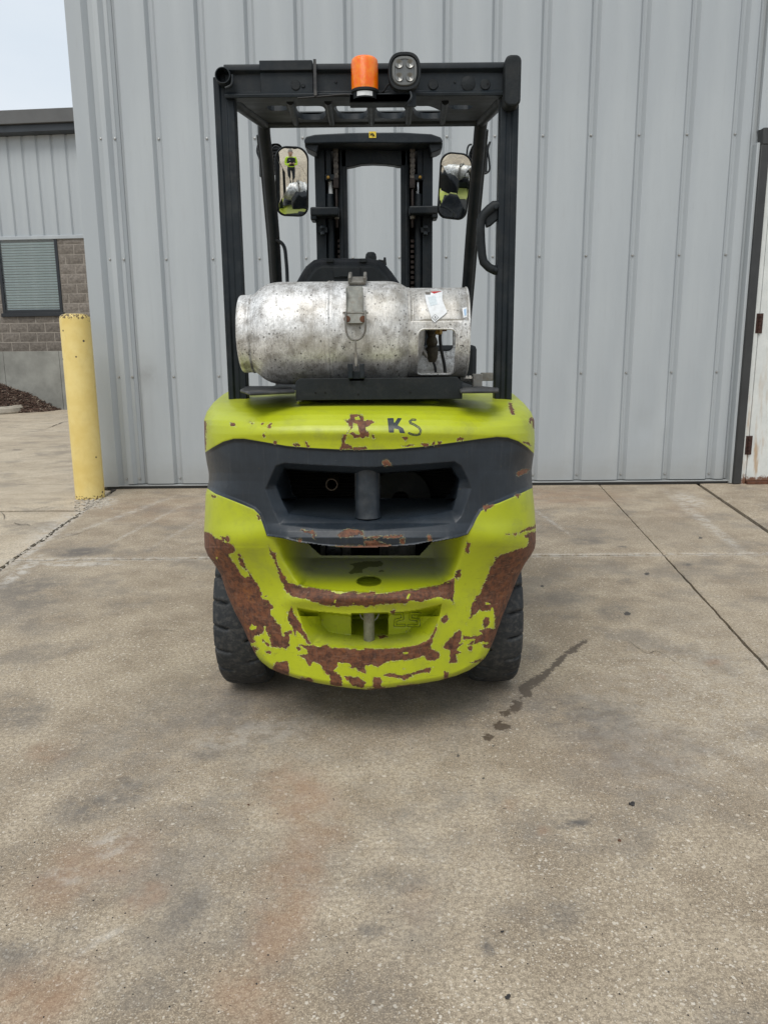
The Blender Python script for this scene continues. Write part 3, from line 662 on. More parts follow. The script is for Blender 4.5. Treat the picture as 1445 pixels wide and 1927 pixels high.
while z < zs_b-.03:
    z1 = min(z+ch, zs_b-.05); u = uL-(bw/2 if row % 2 else 0); 
    u0 = hit(152, 600)[0]; u = u0-bw*12-(bw/2 if row % 2 else 0)
    while u < uR:
        a, b = max(u, uL), min(u+bw, uR); u += bw
        if b-a < .06: continue
        segs = [(a, b)]
        if z1 > wzb+.02:   # window rows
            segs = []
            if a < wl-.07: segs.append((a, min(b, wl-.07)))
            if b > wr+.07: segs.append((max(a, wr+.07), b))
        for (p, q_) in segs:
            if q_-p > .07: block(p, q_, z, z1, random.choice(m_block[1:] if row < 4 else m_block[:2]))
    z += ch; row += 1
fd = MB()
fdj = hit(13, 700)[0]; fdj2 = hit(117, 700)[0]
for a, b in ((uL, fdj-.004), (fdj+.004, fdj2-.004), (fdj2+.004, uR)):
    q = MB(); q.boxb((a, -.08, -.05), (b, -.001, z_bl0)); q.build('foundation_wall', m_found, bB, bevel=.004)
# window parts
win = MB(); fw = .07
for a, b in (((wl-fw, -.075, wzb-fw), (wl, .02, wzt)), ((wr, -.075, wzb-fw), (wr+fw, .02, wzt)), ((wl-fw-.03, -.11, wzb-fw-.08), (wr+fw+.03, .02, wzb-fw)), ((wl, -.075, wzt-.03), (wr, .02, wzt+.03)), ((wl, -.074, wzb-fw), (wr, .02, wzb))): win.boxb(a, b)
wo = win.build('window', m_frame, bB, bevel=.006)
gl = MB(); gl.boxb((wl, -.055, wzb), (wr, -.05, wzt-.03)); gl.build('pane', m_glass, wo, smooth=False)
nb = 26; slp = None
for k in range(nb):
    zz = wzb+.01+(wzt-.06-wzb)*k/nb
    if slp is None:
        q = MB(); pr = [(-.010, .020), (-.004, .010), (.004, -.007), (.010, -.019)]
        q.add([(wl+.02, a-.018, b) for a, b in pr]+[(wr-.02, a-.018, b) for a, b in pr], [(i, i+4, i+5, i+1) for i in range(3)])
        slp = q.build('blind_slat', m_blind, wo); o = slp
    else: o = slp.copy(); COL.objects.link(o)
    o.location = (0, 0, zz); o.rotation_euler.y = random.uniform(-.002, .002)
bb = MB(); bb.boxb((wl, .012, wzb), (wr, .018, wzt)); bb.build('dark_room', m_dark, wo, smooth=False)
# mulch bed and curb in front of it
mb = MB(); N1, N2 = 50, 20; vs = []; fs = []
pA = hit(-40, 700); pB = hit(112, 763)
def mul_h(u, v):
    top = np.interp(u, [uL, hit(0, 719)[0], hit(60, 740)[0], hit(113, 765)[0], 2], [hit(0, 712)[1], hit(0, 719)[1], hit(60, 740)[1], 0, -.03])
    return top*(1-v)**.8-.02
VD = 2.6
for i in range(N1+1):
    for j in range(N2+1):
        u = uL+(hit(116, 765)[0]-uL)*i/N1; v = j/N2
        vs.append((u, -.085-v*VD*(1-.75*max(0, (i/N1-.5))*2), mul_h(u, v)+random.uniform(-.02, .02)))
for i in range(N1):
    for j in range(N2): a = i*(N2+1)+j; fs.append((a, a+N2+1, a+N2+2, a+1)[::-1])
mb.add(vs, fs); mo = mb.build('mulch_bed', m_mulch, None, ang=80); mo.location = tuple(BO); mo.rotation_euler.z = YAW; tag(mo, kind='stuff')
chs = [MB(), MB(), MB()]
for i in range(5200):
    u = random.uniform(uL, hit(118, 765)[0]); fr = (u-uL)/(hit(116, 765)[0]-uL); v = random.random()
    y = -.085-v*VD*(1-.75*max(0, (fr-.5))*2); zc = mul_h(u, v)+random.uniform(.0, .035)
    L = random.uniform(.015, .07); a = random.uniform(0, 6.28); b = random.uniform(-.5, .5); w2 = random.uniform(.004, .012)
    dx = Vector((math.cos(a)*math.cos(b), math.sin(a)*math.cos(b), math.sin(b)))*L; dy = Vector((-math.sin(a), math.cos(a), 0))*w2; c = Vector((u, y, zc))
    q = chs[random.choices((0, 1, 2), (6, 4, 1.6))[0]]
    q.add([c-dx-dy, c+dx-dy, c+dx+dy, c-dx+dy, c+Vector((0, 0, w2))-dx, c+Vector((0, 0, w2))+dx], [(0, 1, 5, 4), (3, 4, 5, 2), (0, 4, 3), (1, 2, 5)])
for q, mm in zip(chs, m_chip):
    o = q.build('mulch_chips', mm, None, smooth=False); o.location = tuple(BO); o.rotation_euler.z = YAW; tag(o, kind='stuff')
cb = MB(); c0 = gnd(-120, 778); c1 = gnd(62, 768)
pts = [gnd(-160, 783), gnd(-60, 781), gnd(0, 779), gnd(30, 776), gnd(52, 771), gnd(64, 765)]
cb.tube([Vector((p.x, p.y, .03)) for p in spline(pts, 4)], [.13]*18+[.125, .12, .11], 10)
tag(cb.build('curb', m_curb), 'rounded tan concrete curb end in front of the mulch bed', 'curb')
cr = MB(); p_ = gnd(78, 762); cr.boxb((p_.x-.22, p_.y-.1, 0), (p_.x+.2, p_.y+.12, .16)); tag(cr.build('concrete_chunk', m_curb, bevel=.05), 'small tan concrete chunk half buried in dark mulch', 'concrete chunk')

# ================================================================== BOLLARD
pb = (gnd(138, 941)+gnd(190, 937))/2; rb = (gnd(190, 938).x-gnd(138, 938).x)/2
HB = 1.545
bo = MB(); pr = [(rb, -.04), (rb, HB-.035)]+[(rb-.045*(1-math.cos(a)), HB-.035+.035*math.sin(a)) for a in np.linspace(.2, math.pi/2, 7)]+[(.0001, HB+.004)]
bo.lathe(pr, (0,0,0), (0,0,1), 40)
o = bo.build('bollard', m_yel, ang=60); o.location = (pb.x, pb.y+rb*.6, 0); tag(o, 'tall yellow painted bollard standing in cracked concrete at the building corner', 'bollard')
print('BOL', pb, rb, proj((pb.x-rb, pb.y+rb*.6, HB)), proj((pb.x+rb, pb.y+rb*.6, HB)))

# ================================================================== FORKLIFT
TX = -.045
fk = empty('forklift', (TX, 3.3, 0), 'lime green forklift with chipped rusty counterweight seen from behind', 'forklift')
def part(mb, name, mt, parent=fk, **k):
    """geometry is written in world coordinates; children of the forklift empty keep it there"""
    if parent is not None:
        b = parent.location if parent is fk else parent['_o']
        off = Vector(b); mb.v = [(v[0]-off[0], v[1]-off[1], v[2]-off[2]) for v in mb.v]
    o = mb.build(name, mt, parent, **k); return o
OFF = Vector((TX, 3.3, 0))
class Sub:   # part that can carry sub-parts: same origin as the truck
    pass
def sub(mb, name, mt, parent, **k):
    mb.v = [(v[0]-OFF[0], v[1]-OFF[1], v[2]-OFF[2]) for v in mb.v]; return mb.build(name, mt, parent, **k)
# ---------------- counterweight -------------------------------------------------
CX = 694.0
OL = [(735,432),(742,420),(750,410),(758,401),(765,396),(775,389),(790,384),(830,385),(850,386),(870,389),(890,393),(905,393),(918,390),(930,387),(960,386),(1000,384),(1030,385),(1045,391),(1060,402),(1080,415),(1120,428),(1150,441),(1180,457),(1210,470),(1230,480),(1245,491),(1258,508),(1268,530),(1278,563),(1286,598),(1292,632),(1296,665),(1298.5,694)]
OR = [(735,955),(742,967),(750,976),(758,985),(765,991),(775,999),(790,1005),(830,1006),(850,1005),(870,1002),(885,1000),(905,1001),(918,1002),(930,1003),(950,1005),(990,1008),(1020,1008),(1032,1006),(1045,999),(1060,988),(1085,975),(1120,961),(1150,949),(1180,938),(1205,929),(1225,920),(1240,911),(1252,897),(1262,882),(1272,858),(1281,826),(1288,785),(1293,745),(1296.5,715),(1298.5,696)]
ys = np.concatenate([np.arange(735, 1240, 1.3), np.arange(1240, 1290, 1.0), np.arange(1290, 1298.6, .7)])
NX = 470
xl = np.interp(ys, [p[0] for p in OL], [p[1] for p in OL]); xr = np.interp(ys, [p[0] for p in OR], [p[1] for p in OR])
t = np.linspace(-1, 1, NX); t = np.sign(t)*(1-(1-np.abs(t))**1.25)  # denser near the edges
PX = xl[:, None]*(1-(t+1)/2)+xr[:, None]*(t+1)/2; PY = np.repeat(ys[:, None], NX, 1)
Rr = PX-CX
hwL = np.interp(PY, [p[0] for p in OL], [CX-p[1] for p in OL]); hwR = np.interp(PY, [p[0] for p in OR], [p[1]-CX for p in OR])
hw = np.where(Rr < 0, hwL, hwR); hwU = np.where(PY < 1030, hw, 311)
au = np.clip(np.abs(Rr)/hwU, 0, 1)
Dup = 2.20+.05*au**2+.22*(1-(1-au**5)**.4)
Dlo = 2.20+.10*(Rr/203)**2; Dlo = np.minimum(Dlo, 2.44)
wlo = sst(990, 1130, PY); D = Dup*(1-wlo)+Dlo*wlo
e = np.minimum(PX-xl[:, None], xr[:, None]-PX); e = np.clip(e, 0, None)
eb = np.clip(e/16, 0, 1); D += .045*(1-np.sqrt(1-(1-eb)**2))*sst(1298, 1270, PY)
bot = np.interp(PX, [491,508,530,563,598,632,665,694,715,745,785,826,858,882,897,911], [1245,1258,1268,1278,1286,1292,1296,1298.5,1296.5,1293,1288,1281,1272,1262,1252,1240])
inb = (PX > 491) & (PX < 911); db = np.clip((bot-PY)/9, 0, 1); D += np.where(inb, .03*(1-np.sqrt(1-(1-db)**2)), 0)
# top shoulder
yt = PY-np.interp(np.abs(Rr), [0, 120, 220, 262, 300], [0, 0, 4, 2, 0])
D += np.interp(yt, [729,735,742,750,757,765,772,780,790,800,815,835], [.74,.60,.46,.31,.205,.125,.08,.048,.022,.010,.003,0])
# slight bulge of shoulder roll and the leg bulges
D -= .012*np.exp(-((PY-812)/16)**2)*sst(300, 200, np.abs(Rr))
D -= .020*np.exp(-((PY-990-.12*np.abs(Rr))/28)**2)*np.exp(-((np.abs(Rr)-250)/60)**2)
def C1(p, ox, oy, s=4.379): return [(ox+x/s, oy+y/s) for x, y in p]
BAND = [(380,858),(386,851),(400,842),(420,831),(440,825.5),(460,825.5),(500,832),(540,839),(590,843),(640,845.5),(694,846),(740,845),(790,841),(850,833),(900,826),(935,822),(955,823),(975,830),(993,842),(1004,853),(1012,858),(1012,915),(1004,917),(975,931),(940,946),(920,953),(905,962),(897,975),(890,990),(880,1006),(862,1012),(820,1020),(780,1026),(740,1030),(694,1032),(650,1031),(600,1027),(560,1021),(530,1013),(502,1009),(494,985),(487,968),(478,959),(460,951),(430,939),(405,929),(390,919),(380,914)]
sB = sd_poly(PX, PY, BAND)
side = sst(190, 250, np.abs(Rr))
D += .016*sst(-2, 7, sB)*side+.006*sst(0, 5, sB)*(1-side)
D += .020*np.exp(-((PY-890)/34)**2)*sst(260, 305, np.abs(Rr))
lip = np.interp(PY, [960, 985, 1000, 1012, 1022, 1034], [0, .008, .028, .038, .036, .030])*(1-sst(150, 205, np.abs(Rr)))*sst(-1, 1, sB)
D -= lip
# recess
HA = [(499,921),(511,893),(519,876),(535,871),(600,875),(694,879),(790,873),(855,868),(868,876),(880,900),(887,919),(878,945),(868,972),(858,984),(800,991),(694,998),(600,995),(527,987),(512,955)]
HBp = [(520,912),(535,881),(600,886),(669,890),(714,890),(800,884),(849,880),(864,903),(858,935),(850,960),(813,968),(760,975),(694,980),(620,976),(544,967),(530,940)]
HL = [(538,884),(600,888),(668,891),(668,938),(560,938),(549,929),(545,905)]
HR = [(715,891),(790,886),(847,881),(859,899),(848,927),(838,938),(715,939)]
sA = sd_poly(PX, PY, HA); sH = sd_poly(PX, PY, HBp)
a_in = np.clip(sA, 0, None); b_out = np.clip(-sH, 0, None)
tA = np.where(sA > 0, np.where(sH > 0, 1, a_in/(a_in+b_out+1e-6)), 0)
D += .035*tA*(1-.35*sst(960, 990, PY))
sL = sd_poly(PX, PY, HL); sR = sd_poly(PX, PY, HR); sHH = np.maximum(sL, sR)
midgap = (PX > 668) & (PX < 715) & (PY < 938)
dH = np.clip(-sHH, 0, None); dH = np.where(PY > 938, np.minimum(dH, PY-938), dH); dH = np.where(midgap, 0, dH)
tB = np.where(sH > 0, np.where(dH <= 0, 1, np.clip(sH, 0, None)/(np.clip(sH, 0, None)+dH+1e-6)), 0)
D += .23*tB
# tow shelf
ang = lambda Y_: np.tan(np.arctan((Y_-963.5)/FP)+TH)
SH = [(503,1009),(512,1012),(530,1013),(560,1021),(600,1027),(650,1031),(694,1032),(740,1030),(780,1026),(820,1020),(862,1012),(882,1006),(878,1025),(866,1065),(857,1090),(830,1101),(790,1108),(740,1114),(694,1116),(640,1113),(600,1108),(566,1101),(548,1088),(530,1060),(515,1030)]
sS = sd_poly(PX, PY, SH)
Hs = 2.21*ang(1116.0)
sidL = sd_line(PX, PY, [(503,1000),(515,1030),(530,1060),(548,1088),(560,1100)]); sidR = sd_line(PX, PY, [(884,1000),(878,1025),(866,1065),(857,1090),(848,1098)])
sdist = np.minimum(sidL, sidR); wdt = np.interp(PY, [1008, 1040, 1075, 1100], [85, 62, 40, 14])
Dsh = Hs/ang(np.maximum(PY, 1000)); Dsh = np.minimum(Dsh, 2.62)
tS = np.where(sS > 0, sst(0, 1, np.clip(sdist/wdt, 0, 1)), 0)
# the front edge of the shelf follows its own bowed plan
D = np.where(sS > 0, D*(1-tS)+(D+(np.maximum(Dsh, D)-D)*.55)*tS, D)
hole = 1-np.sqrt(((PX-694)/24)**2+((PY-1094)/9.5)**2)
D += np.where(hole > 0, .07*sst(0, .12, hole)*sst(1107, 1098, PY), 0)
GAPP = [(574,1020),(640,1030),(694,1030),(780,1024),(818,1016),(790,1046),(604,1047)]
sG = sd_poly(PX, PY, GAPP)
# notch under the shelf
NA = [(559,1144),(598,1151),(662,1157),(700,1158),(731,1155),(786,1148),(831,1137),(824,1175),(813,1201),(795,1212),(770,1218),(694,1224),(620,1219),(587,1215),(570,1180)]
NBp = [(602,1154),(662,1160),(731,1158),(790,1151),(780,1175),(765,1190),(740,1194),(650,1195),(620,1190),(606,1175)]
sNA = sd_poly(PX, PY, NA); sNB = sd_poly(PX, PY, NBp)
ai = np.clip(sNA, 0, None); bo_ = np.clip(-sNB, 0, None); ai2 = np.where(PY < 1160, ai*4, ai)
tN = np.where(sNA > 0, np.where(sNB > 0, 1, ai2/(ai2+bo_+1e-6)), 0)
D += .125*tN
D += .012*sst(0, 4, sNA)*0
PK = [(661,1154),(731,1153),(730,1195),(661,1195)]
sP = sd_poly(PX, PY, PK); flr = 2.335*ang(1196.0)/ang(np.maximum(PY, 1100))
D = np.where(sP > 0, D*(1-sst(0, 2, sP))+np.minimum(D+.16, np.maximum(D, flr))*sst(0, 2, sP), D)
# legs stand proud beside the notch; crease along the shelf nose
D -= .022*np.exp(-((PY-1128-.00007*Rr**2)/15)**2)*sst(175, 130, np.abs(Rr))
# 25 raised outline
def ring(pts, wd, th_): return th_-np.abs(sd_line(PX, PY, pts)-wd)
E1 = lambda p: C1(p, 540, 990, 4.516)
n2 = E1([(918,744),(978,744),(982,788),(924,800),(918,847),(998,847)]); n5 = E1([(1128,744),(1052,744),(1050,790),(1118,796),(1120,847),(1034,847)])
r25 = np.maximum(ring(n2, 2.3, .75), ring(n5, 2.3, .75)); D += .004*sst(-.6, .4, r25)
d25 = np.minimum(sd_line(PX, PY, n2), sd_line(PX, PY, n5)); D -= .003*sst(3.2, 2.4, d25)
dust = np.clip(sst(1108, 1060, PY)*tS, 0, 1)*.95
dust = np.maximum(dust, .55*sst(772, 752, PY)*sst(215, 160, np.abs(Rr)))
dust = np.maximum(dust, .25*sst(775, 745, PY))
dust = np.maximum(dust, .45*tB*sst(930, 975, PY)); dust = np.maximum(dust, .25*(sNA > 0)*sst(1185, 1200, PY)*sst(1224, 1210, PY))
# rust / ink maps
Aq = lambda p: C1(p, 370, 1000); Bq = lambda p: C1(p, 690, 1000); Cq = lambda p: C1(p, 370, 720); Dq = lambda p: C1(p, 690, 720)
RU = [Aq([(40,-20),(60,0),(100,10),(180,60),(300,115),(320,160),(270,190),(290,240),(345,310),(365,360),(400,385),(430,370),(425,330),(500,430),(535,500),(545,560),(590,570),(635,630),(605,650),(610,690),(650,730),(665,760),(690,770),(700,840),(720,880),(735,840),(760,830),(760,860),(770,940),(740,975),(700,960),(640,955),(610,960),(610,910),(600,870),(560,790),(540,850),(470,870),(480,910),(440,930),(400,930),(280,600),(140,300),(60,200)]),
      Aq([(590,120),(620,170),(650,180),(660,260),(720,360),(760,420),(900,460),(1100,490),(1160,520),(1300,490),(1330,510),(1470,500),(1470,620),(1300,610),(1150,620),(1020,600),(930,570),(850,545),(780,540),(720,470),(690,400),(650,270),(610,190)]),
      Aq([(780,620),(800,660),(820,700),(860,770),(940,930),(920,925),(850,840),(820,810),(812,860),(790,790),(740,730),(755,670)]),
      Aq([(845,940),(960,940),(1000,950),(1080,935),(1100,960),(1320,975),(1470,985),(1470,1100),(1390,1110),(1390,1170),(1290,1130),(1180,1090),(1130,1150),(1200,1200),(1200,1280),(1100,1270),(1100,1200),(1040,1140),(1020,1090),(960,1080),(930,1110),(890,1050),(830,1020),(915,1010),(915,975)]),
      Aq([(650,1080),(750,1070),(765,1130),(765,1190),(700,1190),(620,1140)]), Aq([(1210,1195),(1330,1200),(1400,1250),(1380,1290),(1290,1280),(1240,1230)]),
      Aq([(430,950),(480,945),(520,970),(490,985),(490,1040),(540,1100),(520,1110),(450,1010)]), Aq([(850,1205),(900,1215),(930,1205),(965,1235),(940,1250),(860,1225)]),
      Aq([(345,190),(370,220),(410,290),(405,320),(370,280),(350,240)]), Aq([(725,835),(785,828),(780,840),(730,845)]), Aq([(545,895),(595,935),(590,945),(550,910)]), Aq([(825,955),(845,948),(855,968),(838,978)]), Aq([(566,990),(606,997),(600,1006),(575,1002)]),
      Bq([(1410,-20),(1390,0),(1330,10),(1300,40),(1330,60),(1330,110),(1290,140),(1230,150),(1170,175),(1100,195),(1060,210),(1040,270),(1010,300),(1000,360),(960,440),(930,520),(900,530),(900,555),(860,600),(850,720),(870,705),(900,680),(930,650),(960,660),(1020,650),(1040,625),(1055,700),(1050,800),(1060,830),(1100,840),(1180,640),(1260,500),(1330,300),(1420,180)]),
      Bq([(985,708),(1005,720),(1005,765),(980,790),(955,785),(965,730)]), Bq([(930,820),(990,800),(1060,795),(1100,830),(1060,900),(1040,970),(990,965),(945,950),(950,935),(1010,920),(960,915),(830,940),(850,915),(900,890),(795,885),(795,860),(850,870),(920,860),(950,840)]),
      Bq([(765,815),(785,830),(780,870),(760,930),(790,925),(740,980),(780,1000),(740,1020),(745,1080),(680,1090),(690,980),(630,960),(640,930),(690,880),(720,840)]),
      Bq([(-20,968),(280,965),(330,950),(400,945),(480,910),(520,880),(545,840),(590,745),(580,790),(560,860),(545,900),(530,970),(560,985),(600,1000),(600,1040),(560,1065),(490,1060),(480,1020),(380,1060),(300,1065),(200,1070),(90,1115),(-20,1090)]),
      Bq([(-20,525),(150,510),(290,490),(440,470),(600,440),(660,415),(700,400),(720,380),(720,610),(690,570),(600,540),(520,560),(440,585),(360,570),(320,600),(200,600),(100,605),(0,625),(-20,625)]),
      Bq([(740,325),(775,320),(775,370),(745,395),(725,370)]), Bq([(825,90),(845,100),(835,185),(820,170)]), Bq([(130,1190),(190,1170),(300,1190),(400,1155),(550,1115),(520,1155),(440,1170),(310,1225),(230,1200)]),
      Bq([(60,1210),(110,1210),(120,1290),(60,1290)]), Bq([(640,1160),(665,1165),(665,1210),(640,1210)]), Bq([(620,720),(655,695),(670,720),(640,755),(618,750)]), Bq([(845,1080),(960,1050),(960,1070),(860,1090)]),
      Bq([(830,960),(860,955),(860,985),(840,980)]), Bq([(75,855),(150,850),(175,870),(110,885)]), Bq([(195,660),(235,650),(220,680)]), Bq([(0,1290),(190,1285),(200,1305),(0,1310)]), Bq([(240,1275),(420,1255),(420,1268),(250,1292)]),
      Cq([(1260,260),(1370,260),(1380,310),(1430,320),(1460,325),(1400,370),(1410,420),(1370,470),(1355,440),(1300,460),(1280,430),(1240,420),(1280,360),(1230,330),(1225,310),(1265,300)]),
      Cq([(1180,540),(1200,500),(1190,470),(1205,430),(1240,435),(1215,500),(1270,515),(1290,535),(1400,525),(1410,550),(1180,552)]),
      Cq([(280,330),(325,345),(325,356),(285,355)]), Cq([(445,333),(460,333),(455,343)]), Cq([(540,338),(550,335),(545,346)]), Cq([(600,345),(617,338),(600,365),(592,362)]), Cq([(550,422),(562,425),(565,452),(552,448)]), Cq([(640,480),(655,482),(653,502),(642,500)]),
      Cq([(800,512),(830,500),(850,520),(820,524)]), Cq([(48,318),(76,320),(74,400),(72,560),(62,545)]), Cq([(128,930),(160,938),(160,945),(130,942)]), Cq([(500,1090),(515,1100),(525,1130),(510,1122)]), Cq([(200,1270),(255,1275),(270,1300),(240,1310)]),
      Cq([(1165,1255),(1200,1215),(1260,1208),(1370,1220),(1375,1255),(1180,1280)]), Cq([(860,1212),(960,1222),(985,1250),(975,1290),(955,1280),(950,1250),(870,1228)]), Cq([(1150,1348),(1300,1345),(1400,1340),(1420,1310),(1470,1300),(1470,1372),(1300,1368)]), Cq([(835,1295),(860,1295),(855,1308),(838,1308)]),
      Dq([(-20,1310),(60,1298),(110,1310),(210,1350),(100,1362),(-20,1365)]), Dq([(-20,1270),(140,1266),(300,1256),(300,1275),(140,1283),(-20,1284)]), Dq([(280,1285),(310,1290),(305,1325),(280,1320)]), Dq([(510,1265),(535,1268),(530,1300),(512,1295)]), Dq([(135,655),(160,645),(200,678),(150,686)]), Dq([(1230,745),(1290,715),(1340,715),(1320,740),(1250,772)]),
      Dq([(1170,165),(1190,172),(1218,262),(1200,262),(1180,215)]), Dq([(1340,300),(1358,292),(1355,330),(1342,325)]), Dq([(1368,292),(1385,300),(1388,385),(1375,370)]), Dq([(285,520),(380,508),(390,520),(300,533)]), Dq([(455,505),(505,508),(500,518),(460,520)]), Dq([(540,495),(560,485),(555,515),(538,515)]), Dq([(585,490),(618,482),(610,505),(585,512)]), Dq([(770,458),(790,455),(788,485),(772,483)]), Dq([(745,465),(752,465),(750,485)]),
      Dq([(295,450),(330,458),(320,472)]), Dq([(1230,925),(1270,925),(1245,952)]), Dq([(965,1020),(1040,1010),(1040,1020),(985,1040),(980,1070)]), Dq([(0,310),(40,315),(20,330),(0,330)]), Dq([(1290,485),(1340,500),(1350,520),(1300,495)]), Dq([(1150,1250),(1250,1245),(1280,1215),(1395,1170),(1395,1200),(1290,1230),(1255,1252),(1155,1258)]),
      Dq([(0,400),(12,402),(10,440),(0,440)]), Dq([(45,435),(62,436),(60,450),(48,450)]), Cq([(900,495),(925,520),(915,530)])]
sr = np.full(PX.shape, -60.)
for P in RU: 
    q = np.array(P); x0, x1, y0, y1 = q[:, 0].min()-30, q[:, 0].max()+30, q[:, 1].min()-30, q[:, 1].max()+30
    mk = (PX > x0) & (PX < x1) & (PY > y0) & (PY < y1)
    big = (q[:, 0].max()-q[:, 0].min()) > 22
    v_ = sd_poly(PX[mk], PY[mk], P)
    v_ = v_*(1. if big else 1.0)+(0 if big else 1.2)
    sr[mk] = np.maximum(sr[mk], np.minimum(v_, 8 if big else v_*1.0))
sr = np.where((sr < 0) & (sr > -60), sr*1.6, sr)
# paint islands inside the rust
for P in (Aq([(435,800),(455,765),(470,780),(495,785),(490,805),(450,815)]), Aq([(160,210),(175,215),(170,230),(160,228)]), Aq([(1130,570),(1150,565),(1145,590),(1132,590)]), Aq([(1165,1085),(1260,1090),(1275,1115),(1210,1120),(1160,1105)]), Bq([(970,580),(1000,590),(1020,600),(980,605)]), Bq([(300,1000),(345,998),(340,1010),(305,1012)]), Bq([(345,515),(360,515),(345,560),(325,555)]), Cq([(1290,330),(1330,340),(1330,395),(1350,430),(1310,430),(1290,400),(1250,425),(1262,395),(1285,375)]), Cq([(1300,285),(1335,275),(1345,305),(1310,308)])):
    sr = np.where(sd_poly(PX, PY, P) > -1, np.minimum(sr, -sd_poly(PX, PY, P)*2-1), sr)
ink_and_groove = np.maximum(sd_poly(PX, PY, Dq([(170,292),(222,290),(225,338),(255,290),(292,292),(255,350),(300,375),(318,418),(272,415),(262,385),(225,378),(225,412),(182,412)])),
                 .95-np.abs(sd_line(PX, PY, Dq([(400,306),(375,304),(355,318),(360,333),(390,345),(430,370),(445,395),(436,425),(410,432),(372,426),(348,416)]))-1.3))
ink_and_groove = np.where(PY > 830, -30, ink_and_groove); ink_and_groove = np.maximum(ink_and_groove, (r25-.15)*1.0); ink_and_groove = np.maximum(ink_and_groove, -60)  # also darkens the groove around the embossed numerals
sK = sd_poly(PX, PY, [(0, 0), (1, 0), (0, 1)])
wetp = np.maximum(sd_poly(PX, PY, E1([(530,320),(640,305),(700,298),(790,300),(825,320),(800,345),(700,350),(640,370),(640,395),(540,408),(525,395),(570,350)])), sd_poly(PX, PY, E1([(780,378),(830,375),(825,392),(785,390)])))
wear = sst(1000, 1150, PY)*.6+.35*sst(300, 311, np.abs(Rr))+.3*sst(6, 0, np.abs(sB)); wear = wear*(tS < .2)
wear = np.clip(wear, 0, 1)
co = A3(PX.ravel(), PY.ravel(), D.ravel())
ny = len(ys); idx = np.arange(ny*NX).reshape(ny, NX)
f = np.stack([idx[:-1, :-1], idx[1:, :-1], idx[1:, 1:], idx[:-1, 1:]], -1)
rem = (sHH > 0) | (sG > 0)
fm = ~(rem[:-1, :-1] & rem[1:, :-1] & rem[1:, 1:] & rem[:-1, 1:])
# drop only the stretched floor of the openings
f = f[fm].reshape(-1, 4)
# flanks: carry the outline forward into the chassis
ex_v = []; 
def flank(ids, flip, dy, dx, dz=None):
    global co, f
    base = co[ids]; prev = ids; n_ = len(ids)
    for k, (a, b) in enumerate(zip(dy, dx)):
        new = base.copy(); new[:, 1] = np.maximum(base[:, 1]+a*.1, base[:, 1]+(2.72+a-base[:, 1])*1.0) if False else base[:, 1]+a; new[:, 0] += b
        if dz: new[:, 2] -= dz[k]*np.clip((base[:, 2]-.95)/.12, 0, 1)
        st = len(co); co = np.vstack([co, new]); cur = np.arange(st, st+n_)
        q = np.stack([prev[:-1], prev[1:], cur[1:], cur[:-1]], -1)
        if flip: q = q[:, ::-1]
        f = np.vstack([f, q]); prev = cur
nv0 = len(co)
loopL = idx[:, 0]; loopR = idx[:, -1]
ring_ids = np.concatenate([loopL, loopR[::-1]])
flank(ring_ids, True, [.02, .06, .30], [0, 0, 0], [0., .02, .14])
topr = idx[0, :]; flank(topr, False, [.02, .25], [0, 0], [0., .14])
me = bpy.data.meshes.new('counterweight'); me.from_pydata((co-np.array([TX, 3.3, 0])).tolist(), [], f.tolist()); me.materials.append(m_cast)
def ext(a, fill=None):
    a = a.ravel(); parts = [a]
    for _ in range(3): parts.append(a.reshape(ny, NX).ravel()[ring_ids])
    for _ in range(2): parts.append(a[topr])
    return np.concatenate(parts)
for nm, arr in (('black', sB), ('rust', sr), ('ink_and_groove', ink_and_groove), ('dust', dust), ('wear', wear), ('wet', wetp)): set_attr(me, nm, ext(arr))
me.polygons.foreach_set('use_smooth', [True]*len(me.polygons)); me.set_sharp_from_angle(angle=math.radians(50)); me.update()
cw_o = obj('counterweight', me, fk)
# centre post of the vent
q = MB(); c0 = at(691.5, 880, 2.30); 
pp = []
for yy, r in ((874, .040), (884, .0365), (900, .036), (940, .0365), (962, .037), (972, .041)):
    c = at(691.5, yy, 2.262); pp.append((r, c.z))
q.lathe([(r, z-pp[-1][1]) for r, z in pp[::-1]], (at(691.5, 940, 2.262).x, 2.262, pp[-1][1]), (0,0,1), 28)
m_cw2 = simple('black_casting_paint', (.015, .022, .030), .45, 0, .35, 9, .1, 60, (.08, .085, .09), .4)
part(q, 'vent_post', m_cw2)
# radiator behind the vent and the exhaust stub
q = MB(); a = at(520, 870, 2.62); b = at(872, 1060, 2.62); q.boxb((a.x, 2.66, b.z), (b.x, 2.70, a.z)); part(q, 'radiator', m_dark)
q = MB()
for k in range(34):
    z = a.z-.01-(a.z-b.z-.02)*k/34; q.boxb((a.x+.01, 2.648, z), (b.x-.01, 2.66, z+.0022))
o = part(q, 'radiator_fins', m_dark); tag(o, kind='stuff')
c = at(624, 912, 2.45); q = MB(); q.tube([(c.x, 2.45, c.z), (c.x, 2.64, c.z)], .0185, 20)
q = MB(); q.lathe([(.0165, .19), (.0165, .0), (.0195, .0), (.0195, .19)], (c.x, 2.45, c.z), (0,1,0), 24); part(q, 'exhaust_pipe', simple('exhaust_steel', (.13, .10, .07), .5, .6, .4, 30))
q = MB(); c2 = at(770, 925, 2.6); q.lathe([(.10, 0), (.105, .02), (.03, .03)], (c2.x-.03, 2.64, c2.z-.03), (0,-1,0), 28); part(q, 'fan_shroud', m_plastic)
